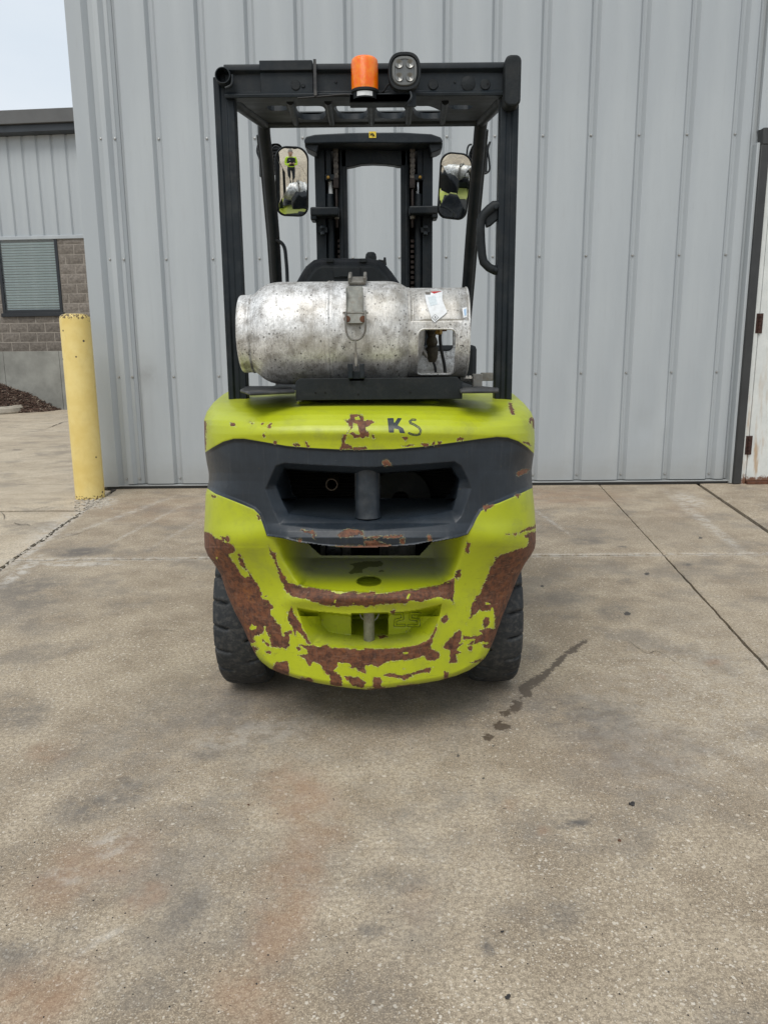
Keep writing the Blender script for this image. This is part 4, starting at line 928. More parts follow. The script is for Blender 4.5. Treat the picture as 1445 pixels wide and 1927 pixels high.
# hitch hardware seen in the slot under the band
q = MB(); a = at(600, 1022, 2.6); b = at(785, 1052, 2.6); q.boxb((a.x, 2.615, b.z-.05), (b.x, 2.64, a.z+.05)); part(q, 'axle_beam', simple('greasy_steel', (.05, .047, .043), .5, .3, .6, 18, .3, 60))
c = at(628, 1038, 2.6); q = MB(); q.lathe([(.0001, .03), (.008, .03), (.010, .018), (.026, .016), (.028, 0)], (c.x, 2.615, c.z), (0,-1,0), 24); part(q, 'axle_hub', simple('grey_hub', (.10, .10, .10), .5, .3, .3, 30))
m_dplate = simple('dusty_plate', (.16, .15, .13), .7, .1, .5, 25, .2, 80)
for x0, x1 in ((602, 612), (643, 660), (714, 782)):
    q = MB(); a = at(x0, 1024, 2.59); b = at(x1, 1050, 2.59); q.boxb((a.x, 2.598, b.z-.03), (b.x, 2.614, a.z+.03)); part(q, 'mounting_plate', m_dplate, bevel=.002)
# tow pin
q = MB(); c = at(694.5, 1180, 2.30); zt = at(694.5, 1140, 2.30).z; zb = at(694.5, 1210, 2.285).z; q.lathe([(.0001, 0), (.0155, 0), (.0175, .003), (.0175, zt-zb)], (c.x, 2.285, zb), (0,0,1), 24)
part(q, 'tow_pin', simple('worn_pin', (.26, .25, .21), .55, .3, .35, 30, .4, 90, (.10, .06, .03), .4))
q = MB(); q.tube(spline([at(676, 1150, 2.32), at(681, 1163, 2.31), at(690, 1170, 2.30)], 5), .0022, 6); q.tube(spline([at(714, 1150, 2.32), at(709, 1163, 2.31), at(700, 1170, 2.30)], 5), .0022, 6); part(q, 'pin_wire', m_steel)
# counterweight top mounds under the bracket
q = MB()
for cx in (578, 806):
    c = at(cx, 762, 2.42); q.lathe([(.062, -.03), (.055, -.012), (.045, .002), (.030, .011), (.0001, .016)], (c.x, 2.43, c.z+.0), (0,0,1), 28)
part(q, 'bracket_mound', m_limepart, ang=70)
# ---------------- mats on the top
for (pts) in ([(452,732),(462,724),(548,723),(556,734),(470,738)], [(862,722),(905,721),(938,729),(938,733),(866,734)]):
    q = MB(); vs = []
    for (x, y) in pts:
        d = ray(x, max(y, 725)+6.5); t_ = (1.086-CH)/d[2]; vs.append((d[0]*t_, d[1]*t_, 1.086))
    q.prism(vs, (0, 0, .010)); part(q, 'rubber_mat', m_rubbermat, bevel=.004)
hood = MB(); hood.boxb((TX-.40, 2.85, .70), (TX+.40, 3.5, 1.085)); part(hood, 'engine_hood', m_plastic, bevel=.03)
# ---------------- LPG bracket
zt = at(700, 711, 2.33).z; zb = at(700, 752, 2.33).z; xa = at(556, 730, 2.33).x; xb = at(870, 730, 2.33).x
q = MB(); r_ = .012
q.prism([(xa, 2.33, zt-r_), (xa+r_, 2.33, zt), (xb-r_*1.3, 2.33, zt), (xb, 2.33, zt-r_*1.3), (xb, 2.33, zb), (xa, 2.33, zb)], (0, .006, 0))
brk = part(q, 'tank_bracket', m_plastic, bevel=.0015)
q = MB(); q.boxb((xa, 2.336, zb), (xb, 2.66, zb+.012)); q.boxb((xa+.01, 2.654, zb), (xb-.01, 2.66, zt+.02)); sub(q, 'bracket_tray', m_plastic, brk)
for cx, cy in ((594, 739), (612, 739), (772, 738), (674, 742)):
    c = at(cx, cy, 2.33); q = MB(); q.lathe([(.0001, .001), (.0028, .001), (.0034, 0)], (c.x, 2.3298, c.z), (0,-1,0), 10); sub(q, 'bolt_hole', m_dark, brk)
# ---------------- propane tank (own thing)
TYC = 2.50; P0 = at(664, 627, 2.5); TZ = P0.z; TR_ = .158
def txm(px, Y=2.40): return at(px, 640, Y).x
tk = empty('propane_tank', (P0.x, TYC, TZ), 'scuffed silver propane tank lying across the back of the forklift', 'gas tank')
def tpart(mb, name, mt, parent=None, **k):
    o3 = (P0.x, TYC, TZ); mb.v = [(v[0]-o3[0], v[1]-o3[1], v[2]-o3[2]) for v in mb.v]; return mb.build(name, mt, parent or tk, **k)
prof = [(470,.118),(472,.121),(476,.125),(482,.134),(490,.1435),(500,.1515),(512,.1562),(525,.158),(614,.158),(616,.1592),(618,.1605),(620,.1605),(622,.1585),(624,.1605),(626,.1605),(629,.1585),(700,.158),(728,.158),(742,.1558),(755,.150),(764,.142),(770,.136),(773,.1325),(790,.10),(800,.05),(806,.0001)]
q = MB(); q.lathe([(.0001, txm(478)), (.06, txm(474)), (.10, txm(471))]+[(r, txm(x)) for x, r in prof], (0, TYC, TZ), (1,0,0), 128); tpart(q, 'shell', m_tank, ang=50)
q = MB(); fr = [(445.5,.112),(446,.117),(448,.1195),(455,.1200),(464,.1190),(466,.1215),(468,.1215),(470,.1180),(474,.1195)]
q.lathe([(.1, txm(474)), (.113, txm(460)), (.1125, txm(447))]+[(r, txm(x)) for x, r in fr], (0, TYC, TZ), (1,0,0), 96); tpart(q, 'foot_ring', m_tank, ang=50)
CR = .1365
def ca(x, a, r=CR): return Vector((x, TYC-r*math.cos(a), TZ+r*math.sin(a)))
def find_a(py, px=820, r=CR):
    best = None
    for i in range(-160, 160):
        a = i/160*1.5
        d_ = abs(proj(ca(txm(px), a, r))[1]-py)
        if best is None or d_ < best[0]: best = (d_, a)
    return best[1]
aT = find_a(618); aB = find_a(704); hx0 = txm(785); hx1 = txm(857); cx0 = txm(771); cx1 = txm(881)
def patch(mb, ox0, ox1, oa0, oa1, ix0, ix1, ia0, ia1, rr, n=64, m=7):
    cxm = (ix0+ix1)/2; cam_ = (ia0+ia1)/2; inn = []; outp = []
    for k in range(n):
        th = 2*math.pi*k/n; dx, da = math.cos(th)*(ix1-ix0)/2, math.sin(th)*(ia1-ia0)/2
        def shoot(hx, ha, rad):
            s_ = min(hx/abs(dx) if abs(dx) > 1e-9 else 1e9, ha/abs(da) if abs(da) > 1e-9 else 1e9); x = dx*s_; a = da*s_
            if rad:
                # round the corner
                rx, ra = rad, rad/CR
                if abs(x) > hx-rx and abs(a) > ha-ra:
                    ccx, cca = math.copysign(hx-rx, x), math.copysign(ha-ra, a)
                    # intersect ray with ellipse
                    A_ = (dx/rx)**2+(da/ra)**2; B_ = -2*(dx*ccx/rx**2+da*cca/ra**2); C_ = (ccx/rx)**2+(cca/ra)**2-1
                    disc = B_*B_-4*A_*C_
                    if disc > 0: s2 = (-B_+math.sqrt(disc))/(2*A_); x, a = dx*s2, da*s2
            return x, a
        xi, ai_ = shoot((ix1-ix0)/2, (ia1-ia0)/2, rr)
        inn.append((cxm+xi, cam_+ai_))
        # outer rectangle, centred on hole centre
        s_ = 1e9
        if dx > 1e-9: s_ = min(s_, (ox1-cxm)/dx)
        if dx < -1e-9: s_ = min(s_, (ox0-cxm)/dx)
        if da > 1e-9: s_ = min(s_, (oa1-cam_)/da)
        if da < -1e-9: s_ = min(s_, (oa0-cam_)/da)
        outp.append((cxm+dx*s_, cam_+da*s_))
    # add exact corners to outer
    for (qx, qa) in ((ox0, oa0), (ox1, oa0), (ox1, oa1), (ox0, oa1)):
        kk = min(range(n), key=lambda i: ((outp[i][0]-qx)/.05)**2+((outp[i][1]-qa)/.3)**2); outp[kk] = (qx, qa)
    vs = []; 
    for j in range(m+1):
        s_ = j/m
        for k in range(n): vs.append(ca(inn[k][0]*(1-s_)+outp[k][0]*s_, inn[k][1]*(1-s_)+outp[k][1]*s_))
    fs = [(j*n+k, j*n+(k+1) % n, (j+1)*n+(k+1) % n, (j+1)*n+k)[::-1] for j in range(m) for k in range(n)]
    mb.add(vs, fs); return [ca(x, a) for x, a in inn]
q = MB()
pa0, pa1 = aB-.18, aT+.18; pb0, pb1 = math.pi-.95, math.pi+.65
rim = patch(q, cx0, cx1, pa0, pa1, hx0, hx1, aB, aT, .019)
rim2 = patch(q, cx0, cx1, pb0, pb1, hx0-.004, hx1+.012, math.pi-.72, math.pi+.45, .019)
for (s0, s1) in ((pa1, pb0), (pb1, 2*math.pi+pa0)):
    na = 40; vs = []
    for i in range(na+1):
        for j in range(5): vs.append(ca(cx0+(cx1-cx0)*j/4, s0+(s1-s0)*i/na))
    q.add(vs, [(i*5+j, i*5+j+1, (i+1)*5+j+1, (i+1)*5+j) for i in range(na) for j in range(4)])
col = tpart(q, 'collar', m_tank, ang=60)
sm_ = col.modifiers.new('thick', 'SOLIDIFY'); sm_.thickness = .004; sm_.offset = -1
import bmesh
bm = bmesh.new(); bm.from_mesh(col.data); bmesh.ops.remove_doubles(bm, verts=bm.verts, dist=.0004); bmesh.ops.recalc_face_normals(bm, faces=bm.faces)
# make sure normals face outwards
fcs = max(bm.faces, key=lambda F: F.calc_center_median().z)
if fcs.normal.z < 0: bmesh.ops.reverse_faces(bm, faces=bm.faces)
bm.to_mesh(col.data); bm.free()
q = MB(); q.tube([p+Vector((0, .001, 0)) for p in rim], .0032, 8, closed=True); tpart(q, 'collar_rim', m_tank)
q = MB(); q.tube([ca(cx1, 2*math.pi*k/72) for k in range(72)], .0034, 8, closed=True); tpart(q, 'collar_lip', m_tank)
q = MB(); q.tube([ca(cx0-.001, 2*math.pi*k/72) for k in range(72)], .0028, 8, closed=True); q.tube([ca(cx0+.009, 2*math.pi*k/72, CR-.001) for k in range(72)], .0018, 6, closed=True); tpart(q, 'weld_seam', m_tank)
# labels on the collar
def lab(poly, name, mt, nsub=6, lift=.0035, Yg=2.37):
    """poly in photo px on the collar -> curved thin sheet"""
    P = np.array(poly, float); ymin, ymax = P[:, 1].min(), P[:, 1].max(); vs = []; fs = []; n_ = nsub*2
    rows = []
    for j in range(n_+1):
        y = ymin+.01+(ymax-ymin-.02)*j/n_; xs = []
        for i in range(len(P)):
            a, b = P[i], P[(i+1) % len(P)]
            if (a[1]-y)*(b[1]-y) < 0: xs.append(a[0]+(b[0]-a[0])*(y-a[1])/(b[1]-a[1]))
        xs = sorted(xs); a_ = find_a2(y, (xs[0]+xs[-1])/2)
        rows.append((txm(xs[0], TYC-CR*math.cos(a_)), txm(xs[-1], TYC-CR*math.cos(a_)), a_))
    mb = MB()
    for (x0, x1, a_) in rows: vs += [ca(x0, a_, CR+lift), ca(x1, a_, CR+lift)]
    fs = [(2*j, 2*j+1, 2*j+3, 2*j+2)[::-1] for j in range(n_)]
    mb.add(vs, fs); return tpart(mb, name, mt)
def find_a2(py, px):
    lo, hi = -.4, 1.45
    for _ in range(30):
        m_ = (lo+hi)/2
        if proj(ca(txm(px), m_, CR+.003))[1] < py: hi = m_
        else: lo = m_
    return (lo+hi)/2
FZ = lambda p: [(770+x/7.605, 530+y/7.605) for x, y in p]
lb = lab(FZ([(225,150),(470,135),(465,250),(540,440),(360,582),(330,570),(250,330),(225,220)]), 'warning_label', m_white)
def lsub(p, nm, mt, lift): 
    o = lab(FZ(p), nm, mt, 3, lift); o.parent = lb; return o
lsub([(290,139),(462,137),(350,172)], 'red_triangle', m_red, .0041)
lsub([(368,462),(418,510),(368,555),(320,510)], 'hazard_diamond', m_inkblack, .0041); lsub([(368,468),(411,510),(368,549),(327,510)], 'diamond_face', m_white, .0046); lsub([(370,485),(380,515),(368,535),(363,505)], 'flame_mark', m_inkblack, .0051)
lsub([(260,210),(370,200),(400,330),(300,350)], 'print_block', simple('pale_print', (.55, .61, .63), .5, 0, .1, 200), .0041)
lsub([(228,150),(300,150),(300,185),(232,185)], 'torn_corner', m_dullsteel, .0041)
lab(FZ([(748,368),(818,362),(820,512),(768,516)]), 'small_label', m_white); o = lab(FZ([(770,385),(808,382),(812,490),(785,492)]), 'label_print', m_blue, 3, .0041)
# valve and hoses inside the collar
vx = txm(810, 2.5)
def G(x, y, Y=2.50): p = at(770+x/7.605, 530+y/7.605, Y); return p
q = MB(); c = G(320, 690); c1 = G(330, 1130)
L = c.z-c1.z; ax = Vector(c1)-Vector(c)
q.lathe([(.0001, -.03*1), (.017, -.03), (.018, 0), (.015, .012), (.012, .02), (.0165, .028), (.019, .04), (.0145, .05), (.0195, .055), (.0195, .062), (.0185, .075), (.0165, .088), (.011, .1), (.010, L)], c, ax, 20); tpart(q, 'service_valve', m_valve)
q = MB(); q.tube([G(170, 950), G(270, 1070)], [.0105, .0085], 12); 
for k in range(4): a = G(180+k*15, 962+k*17); b = G(185+k*15, 968+k*17); q.tube([a, b], .0125, 12)
tpart(q, 'hose_fitting', m_steel)
q = MB(); q.lathe([(.0001, 0), (.011, .001), (.012, .006), (.011, .013), (.0001, .014)], G(420, 690, 2.47), (0, -.2, -1), 6); tpart(q, 'brass_nut', m_brass, ang=20)
q = MB(); q.tube(spline([G(450, 660), G(440, 800), G(455, 950), G(500, 1180), G(515, 1330)], 6), .0052, 10); q.tube(spline([G(235, 670, 2.47), G(215, 800, 2.47), G(195, 920, 2.47)], 6), .005, 10); q.tube(spline([G(345, 1150), G(370, 1220), G(380, 1300)], 5), .0042, 8); tpart(q, 'fuel_hose', m_hose)
q = MB(); c = G(500, 690); q.boxb((c.x-.006, c.y-.01, c.z-.004), (c.x+.008, c.y+.01, c.z+.01)); tpart(q, 'valve_cap', m_rust, bevel=.002)
# ---------------- strap & latch (truck)
SX = at(672, 600, 2.35).x; sw = (at(689, 560, 2.36).x-at(655, 560, 2.36).x)/2
def band_(mb, a0, a1, r0, r1, xw, n=40, cx=SX):
    vs = []
    for i in range(n+1):
        a = a0+(a1-a0)*i/n
        for (r, x) in ((r0, cx-xw), (r0, cx+xw), (r1, cx+xw), (r1, cx-xw)): vs.append((x, TYC-r*math.cos(a), TZ+r*math.sin(a)))
    fs = [(i*4+j, i*4+(j+1) % 4, (i+1)*4+(j+1) % 4, (i+1)*4+j)[::-1] for i in range(n) for j in range(4)]
    fs += [(0, 1, 2, 3), tuple(n*4+j for j in (3, 2, 1, 0))]
    return mb.add(vs, fs)
q = MB(); band_(q, math.radians(62), math.radians(232), .160, .1635, sw*.92); strap = part(q, 'tank_strap', m_dullsteel)
q = MB(); band_(q, math.radians(60), math.radians(100), .166, .172, sw*1.05); band_(q, math.radians(60), math.radians(96), .172, .186, sw*.16, 20, SX-sw*.85); band_(q, math.radians(60), math.radians(96), .172, .186, sw*.16, 20, SX+sw*.85); sub(q, 'strap_saddle', m_dullsteel, strap, bevel=.0015)
a1 = find_a2(552, 668); q = MB()
pt = at(672, 528, 2.345); 
LW = sw*.88
z1 = at(668, 548, 2.335).z; z2 = at(668, 608, 2.325).z
q.add([], []); vs = []
for (yy, zz) in ((2.372, at(668, 538, 2.37).z), (2.348, z1), (2.330, (z1+z2)/2), (2.322, z2)):
    vs += [(SX-LW-.006, yy, zz), (SX+LW-.006, yy, zz), (SX+LW-.006, yy+.004, zz), (SX-LW-.006, yy+.004, zz)]
q.add(vs, [(i*4+j, (i+1)*4+j, (i+1)*4+(j+1) % 4, i*4+(j+1) % 4) for i in range(3) for j in range(4)]+[(0,1,2,3), (15,14,13,12)])
for s_ in (-1, 1): q.boxb((SX-.006+s_*LW-.0015, 2.326, z2), (SX-.006+s_*LW+.0015, 2.345, z1+.01))
lat = sub(q, 'latch_plate', simple('grey_latch', (.23, .235, .21), .6, .2, .25, 30, .2, 120, (.15, .08, .04), .35), strap, bevel=.001)
q = MB(); 
for s_ in (-1, 1):
    c = at(668+s_*15, 600, 2.32); q.lathe([(.0001, .0025), (.009, .0025), (.010, 0)], (c.x, 2.324, c.z), (0,-1,0), 14)
sub(q, 'rust_pivot', m_rust, strap)
q = MB(); Ur = [at(650.5, 586, 2.325), at(650.5, 610, 2.318), at(652, 625, 2.318), at(658, 636, 2.318), at(668, 640, 2.318), at(679, 636, 2.318), at(686, 625, 2.318), at(687.5, 610, 2.318), at(687.5, 584, 2.325)]
q.tube(spline(Ur, 5), .0030, 10); q.tube([at(645, 588, 2.328), at(693, 588, 2.328)], .0028, 8); sub(q, 'latch_bail', m_dullsteel, strap)
q = MB(); q.tube([at(668.5, 641, 2.315), at(669.5, 660, 2.32), at(670, 688, 2.325)], [.0028, .0034, .0050], 10); sub(q, 'latch_rod', m_steel, strap)
q = MB()
for s_ in (-1, 1): c = at(670+s_*11, 690, 2.32); q.boxb((c.x-.007, 2.312, at(670, 712, 2.32).z), (c.x+.007, 2.345, at(670, 684, 2.32).z))
q.boxb((at(656, 700, 2.32).x, 2.33, zt-.01), (at(686, 700, 2.32).x, 2.36, at(670, 698, 2.32).z)); sub(q, 'latch_bracket', m_black, strap, bevel=.002)
# ---------------- gas fittings at the right of the bracket
q = MB(); a = at(888, 703, 2.50); b = at(905, 732, 2.50); q.boxb((a.x, 2.47, b.z), (b.x, 2.50, a.z)); a = at(905, 701, 2.52); b = at(926, 716, 2.52); q.boxb((a.x, 2.50, b.z), (b.x, 2.53, a.z)); part(q, 'fitting_block', m_dullsteel, bevel=.002)
q = MB(); q.tube([at(866, 712, 2.50), at(888, 712, 2.50)], .008, 8); 
for k in range(3): q.tube([at(868+k*7, 712, 2.5), at(872+k*7, 712, 2.5)], .0105, 6)
part(q, 'hose_nipple', m_steel, ang=25)
q = MB(); q.tube(spline([at(866, 712, 2.50), at(850, 716, 2.52), at(820, 720, 2.56), at(800, 726, 2.6)], 5), .007, 10); part(q, 'gas_hose', m_hose)
# ---------------- dash / cowl seen through the collar, seat, steering column
q = MB(); a = at(740, 650, 3.45); b = at(905, 740, 3.45); q.boxb((a.x, 3.45, .75), (b.x-.02, 3.7, a.z)); part(q, 'dash_cowl', m_plastic, bevel=.02)
mk_ = [(822, 672, 4), (833, 672, 7), (842, 672, 4), (846, 672, 6)]
q = MB()
FZc = lambda x, y: at(770+x/7.605, 530+y/7.605, 3.448)
for seg in ([(450,1100),(432,1100),(426,1120),(434,1138),(452,1138)], [(490,1100),(528,1100),(502,1136)], [(565,1100),(540,1100),(540,1118),(562,1118),(562,1136),(538,1136)], [(572,1118),(590,1118)]):
    q.tube([FZc(*p) for p in seg], .0035, 6)
part(q, 'badge_lettering', m_white)
SEAT = [(548,548),(556,532),(566,514),(575,500),(590,488),(602,485.5),(640,485),(694,485),(712,488),(724,495),(738,512),(752,532),(766,552),(766,600),(548,600)]
q = MB(); q.prism([at(x, y, 2.98) for x, y in SEAT], (0, .12, 0)); seat = part(q, 'seat', m_seat, bevel=.014, segs=4)
q = MB(); inn = [(568,545),(578,522),(592,503),(604,497),(700,497),(714,501),(728,518),(742,545),(744,590),(566,590)]
q.prism([at(x, y, 2.965) for x, y in inn], (0, .03, 0)); o_ = sub(q, 'seat_back_panel', m_plastic, seat, bevel=.012)
q = MB(); a = at(627, 503, 2.955); b = at(678, 522, 2.955); q.boxb((a.x, 2.958, b.z), (b.x, 2.975, a.z)); q.boxb((at(628, 0, 2.95).x, 2.955, at(0, 526, 2.955).z), (at(675, 0, 2.955).x, 2.97, at(0, 523, 2.955).z)); sub(q, 'seat_pocket', m_plastic, seat, bevel=.004)
for cx in (621, 683): q = MB(); a = at(cx-7, 486, 2.975); b = at(cx+7, 494, 2.975); q.boxb((a.x, 2.968, b.z), (b.x, 2.985, a.z)); sub(q, 'seat_clip', m_plastic, seat, bevel=.003)
q = MB(); q.boxb((TX-.24, 3.0, 1.12), (TX+.2, 3.45, 1.24)); sub(q, 'seat_cushion', m_seat, seat, bevel=.04)
q = MB(); c = at(698, 486, 3.5); q.lathe([(.0001, .028), (.014, .026), (.022, .018), (.025, .004), (.022, -.012), (.012, -.02)], c, (0,0,1), 20); q.tube([c, c-Vector((0, 0, .12))], .01); part(q, 'steering_knob', m_plastic)
q = MB(); q.tube([at(712, 490, 3.5), at(724, 492, 3.5)], .006, 8); c = at(724, 492, 3.5); q.tube([c+Vector((0,0,.018)), c-Vector((0,0,.014))], [.005, .008], 10); part(q, 'lever', m_plastic)
q = MB(); cc = Vector((TX+.02, 3.52, at(694, 500, 3.52).z-.17)); tl = Matrix.Rotation(math.radians(25), 4, 'X')
q.tube([cc+(tl@Vector((.17*math.cos(a), .17*math.sin(a), 0))) for a in np.linspace(0, 2*math.pi, 37)[:-1]], .013, 8, closed=True); q.tube([cc, cc+Vector((0, .12, -.35))], .025, 12); q.tube([cc-Vector((.17, 0, 0)), cc+Vector((.17, 0, 0))], .012, 8)
part(q, 'steering_wheel', m_plastic)
# ---------------- overhead guard
YR = 2.65
def vpost(pxl, pxr, pytop, Y, dY, z0, name='rear_pillar'):
    a = at(pxl, pytop, Y); b = at(pxr, pytop, Y); return a.x, b.x, a.z
xl0 = (at(408.5, 200, YR).x+at(428, 725, YR).x)/2-.002; xl1 = (at(444.5, 200, YR).x+at(462, 720, YR).x)/2
xr0 = (at(935.5, 200, YR).x+at(936, 720, YR).x)/2; xr1 = (at(972, 200, YR).x+at(966, 725, YR).x)/2
z_t = at(690, 130, YR).z
for (x0, x1) in ((xl0, xl1), (xr0, xr1)):
    q = MB(); w_ = x1-x0
    # channel profile with a groove along the face
    pf = [(0, .0), (w_*.30, .0), (w_*.34, .005), (w_*.62, .005), (w_*.66, .0), (w_, .0), (w_, .055), (0, .055)]
    q.prism([(x0+a, YR-.01+b, .98) for a, b in pf], (0, 0, z_t-.98-.02)); part(q, 'rear_pillar', m_black, bevel=.004)
# rear beam : channel
za = at(690, 124, YR).z; zb2 = at(690, 186, YR).z
q = MB(); x0 = at(425, 150, YR).x; x1 = at(950, 150, YR).x
q.prism([(x0, YR-.03, za-.006), (x0, YR-.028, za), (x0, YR+.03, za+.004), (x0, YR+.03, zb2+.004), (x0, YR-.032, zb2-.002), (x0, YR-.034, zb2+.008), (x0, YR-.016, zb2+.018), (x0, YR-.016, za-.026), (x0, YR-.03, za-.018)], (x1-x0, 0, 0))
beam = part(q, 'rear_beam', m_black, bevel=.002)
q = MB(); a = at(488, 124, YR-.034).x; b = at(588, 124, YR-.034).x; q.boxb((a, YR-.036, za-.021), (b, YR+.03, za+.008)); q.boxb((a, YR-.024, zb2+.006), (b, YR-.0165, za-.022)); sub(q, 'beam_cover', m_black, beam, bevel=.002)
q = MB(); q.boxb((at(586.5, 0, YR-.04).x, YR-.042, zb2-.0), (at(592, 0, YR-.04).x, YR-.036, za+.008)); sub(q, 'tie_strap', m_rubbermat, beam)
for (cx, cy, r) in ((557, 161, .015), (571, 162, .006), (815, 158, .016), (881, 156, .022), (913, 158, .016), (632, 153, .004), (856, 153, .004)):
    c = at(cx, cy, YR-.017); q = MB(); q.lathe([(.0001, .003), (r*.88, .003), (r, .0015), (r, -.003)], (c.x, YR-.0165 if cx > 600 else YR-.0245, c.z), (0,-1,0), 24); sub(q, 'plug', m_plastic, beam)
q = MB(); c = at(918, 157, YR-.02); q.lathe([(.0001, 0), (.003, 0)], (c.x, YR-.021, c.z), (0,-1,0), 8); sub(q, 'plug_hole', m_dark, beam)
# side rails (tubes) with their ends
q = MB(); c = at(421, 143, YR-.04)
def rr_end(mb, cx0, cx1, cy0, cy1, Y, dY, n=10, rad=None):
    p0 = at(cx0, cy1, Y); p1 = at(cx1, cy0, Y); w_ = (p1.x-p0.x); h_ = p1.z-p0.z; r = rad or w_/2; pts = []
    for (ccx, ccz, a0) in ((p1.x-r, p1.z-r, 0), (p0.x+r, p1.z-r, 90), (p0.x+r, p0.z+r, 180), (p1.x-r, p0.z+r, 270)):
        for k in range(n+1): a = math.radians(a0+90*k/n); pts.append(Vector((ccx+r*math.cos(a), Y, ccz+r*math.sin(a))))
    return mb.prism(pts, (0, dY, 0))
rr_end(q, 949, 982, 101, 198, YR-.07, .075, 8, .018); capR = part(q, 'rail_end_cap', m_plastic, bevel=.006, segs=3)
q = MB(); c = at(418.5, 140, YR-.05); q.lathe([(.021, .06), (.021, .0), (.0235, .0), (.0245, .003), (.0245, .10)], (c.x, YR-.05, c.z), (0,1,0), 24)
q.lathe([(.0001, .05), (.021, .05)], (c.x, YR-.05, c.z), (0,1,0), 24)
part(q, 'rail_open_end', m_black)
q = MB(); q.tube(spline([at(424, 165, YR-.045), at(436, 158, YR-.045), at(437, 140, YR-.04)], 5), .004, 8); part(q, 'rail_collar', m_black)
YF = 3.45
zF = at(700, 236, YF).z; zFt = zF+.05
def fc(px, py=225, Y=YF): return at(px, py, Y)
xfl = at(497, 232, YF).x; xfr = at(905, 230, YF).x
for s_, (xa_, xb_) in ((-1, ((xl0+xl1)/2, xfl)), (1, ((xr0+xr1)/2, xfr))):
    q = MB(); q.tube([Vector((xa_, YR, zb2+.035)), Vector((xa_*.8+xb_*.2, YR+.12, zb2+.045)), Vector((xb_, YF, zF+.02))], .028, 14, sx=.9)
    part(q, 'side_rail', m_black)
# roof: front bar, bars, end plates
q = MB(); q.boxb((xfl-.01, YF-.03, zF), (xfr+.01, YF+.03, zF+.05)); part(q, 'front_beam', m_black, bevel=.01, segs=3)
def roofpt(px, py):   # plane through rear beam bottom and front beam bottom
    d = ray(px, py); o0 = np.array([0, 0, CH]); p0 = np.array([0, YR, zb2+.012]); sl_ = (zF+.012-zb2-.012)/(YF-YR); nn = np.array([0, -sl_, 1.]); t_ = ((p0-o0)@nn)/(d@nn); return Vector(o0+d*t_)
def bar(x0, x1, y0=188, y1=228, wd=.022):
    a = roofpt(x0, y0); b = roofpt(x1, y1); qq = MB(); qq.tube([a+(a-b)*.1, a*.5+b*.5+Vector((0, 0, .006)), b+(b-a)*.05], wd, 10, sx=1.0); qq.v = [(v[0], v[1], v[2]+.02) for v in qq.v]; return part(qq, 'roof_bar', m_black)
from mathutils.geometry import tessellate_polygon
outer = [roofpt(*p) for p in [(449,187),(690,186),(934,186),(893,234),(700,236),(505,236)]]
def closed(pts, n=4):
    P = [Vector(p+(0,)) for p in pts]; m_ = len(P); r = []
    for i in range(m_):
        p0, p1, p2, p3 = P[i-1], P[i], P[(i+1) % m_], P[(i+2) % m_]
        for k in range(n):
            t = k/n; v = .5*((2*p1)+(p2-p0)*t+(2*p0-5*p1+4*p2-p3)*t*t+(3*p1-p0-3*p2+p3)*t**3); r.append(roofpt(v.x, v.y))
    return r
holes = [closed(h) for h in ([(503,199),(520,198),(537,199),(540,204),(537,207),(510,207)], [(556,200),(580,199),(607,200),(613,213),(611,219),(602,224),(573,224),(562,220),(558,212)],
  [(630,200),(660,199),(688,200),(691,213),(687,220),(678,223),(648,223),(637,219),(633,211)], [(708,200),(732,199),(757,200),(764,212),(760,219),(750,222),(722,222),(711,218),(708,210)],
  [(777,200),(795,199),(811,200),(836,212),(835,218),(824,222),(796,222),(784,218),(779,211)], [(843,198),(866,197),(888,198),(884,204),(866,205),(852,204)])]
loops = [outer]+holes; flat = [v for l in loops for v in l]; tri = tessellate_polygon(loops); nf = len(flat); q = MB(); TK = Vector((0, .004, .022))
vs = flat+[v+TK for v in flat]; fs = []
for t3 in tri:
    n3 = (flat[t3[1]]-flat[t3[0]]).cross(flat[t3[2]]-flat[t3[0]]); t3 = tuple(t3) if n3.z < 0 else tuple(t3)[::-1]
    fs.append(t3); fs.append(tuple(i+nf for i in t3[::-1]))
st = 0
for li, l in enumerate(loops):
    for k in range(len(l)): i, j = st+k, st+(k+1) % len(l); fs.append((i, j, j+nf, i+nf))
    st += len(l)
q.add(vs, fs); part(q, 'roof_plate', m_black, ang=30)
for x0, x1 in ((546, 557), (617, 625), (698, 699), (771, 768), (838, 832)): 
    a_ = roofpt(x0, 189); b_ = roofpt(x1, 231); q = MB(); q.tube([a_, b_], .013, 10); part(q, 'roof_bar', m_black)
q = MB(); a = roofpt(545, 226); b = roofpt(850, 226); q.boxb((a.x, a.y, a.z+.03), (b.x, a.y+.1, a.z+.034)); part(q, 'roof_panel', m_lens)
# front legs
for pts, in (([(497,222),(497,250),(503,300),(509,370),(516,450),(521,535),(524,600)],), ([(908,218),(904,240),(899,300),(893,370),(886,450),(880,530),(874,600),(868,720)],)):
    q = MB(); n_ = len(pts); P = []
    for i, (x, y) in enumerate(pts): 
        Y = YF+.02+(.42)*(y-222)/330; P.append(at(x, y, Y))
    P.append(P[-1]+(P[-1]-P[-3])*((P[-1].z-.42)/(P[-3].z-P[-1].z)))
    q.tube(spline(P, 4), .030, 12, sx=.88); part(q, 'front_leg', m_black)
    # outer seal strip
    q = MB(); s_ = -1 if pts[0][0] < 600 else 1
    q.tube([p+Vector((s_*.026, .03, 0)) for p in P[1:]], .012, 8); part(q, 'leg_strip', m_plastic)
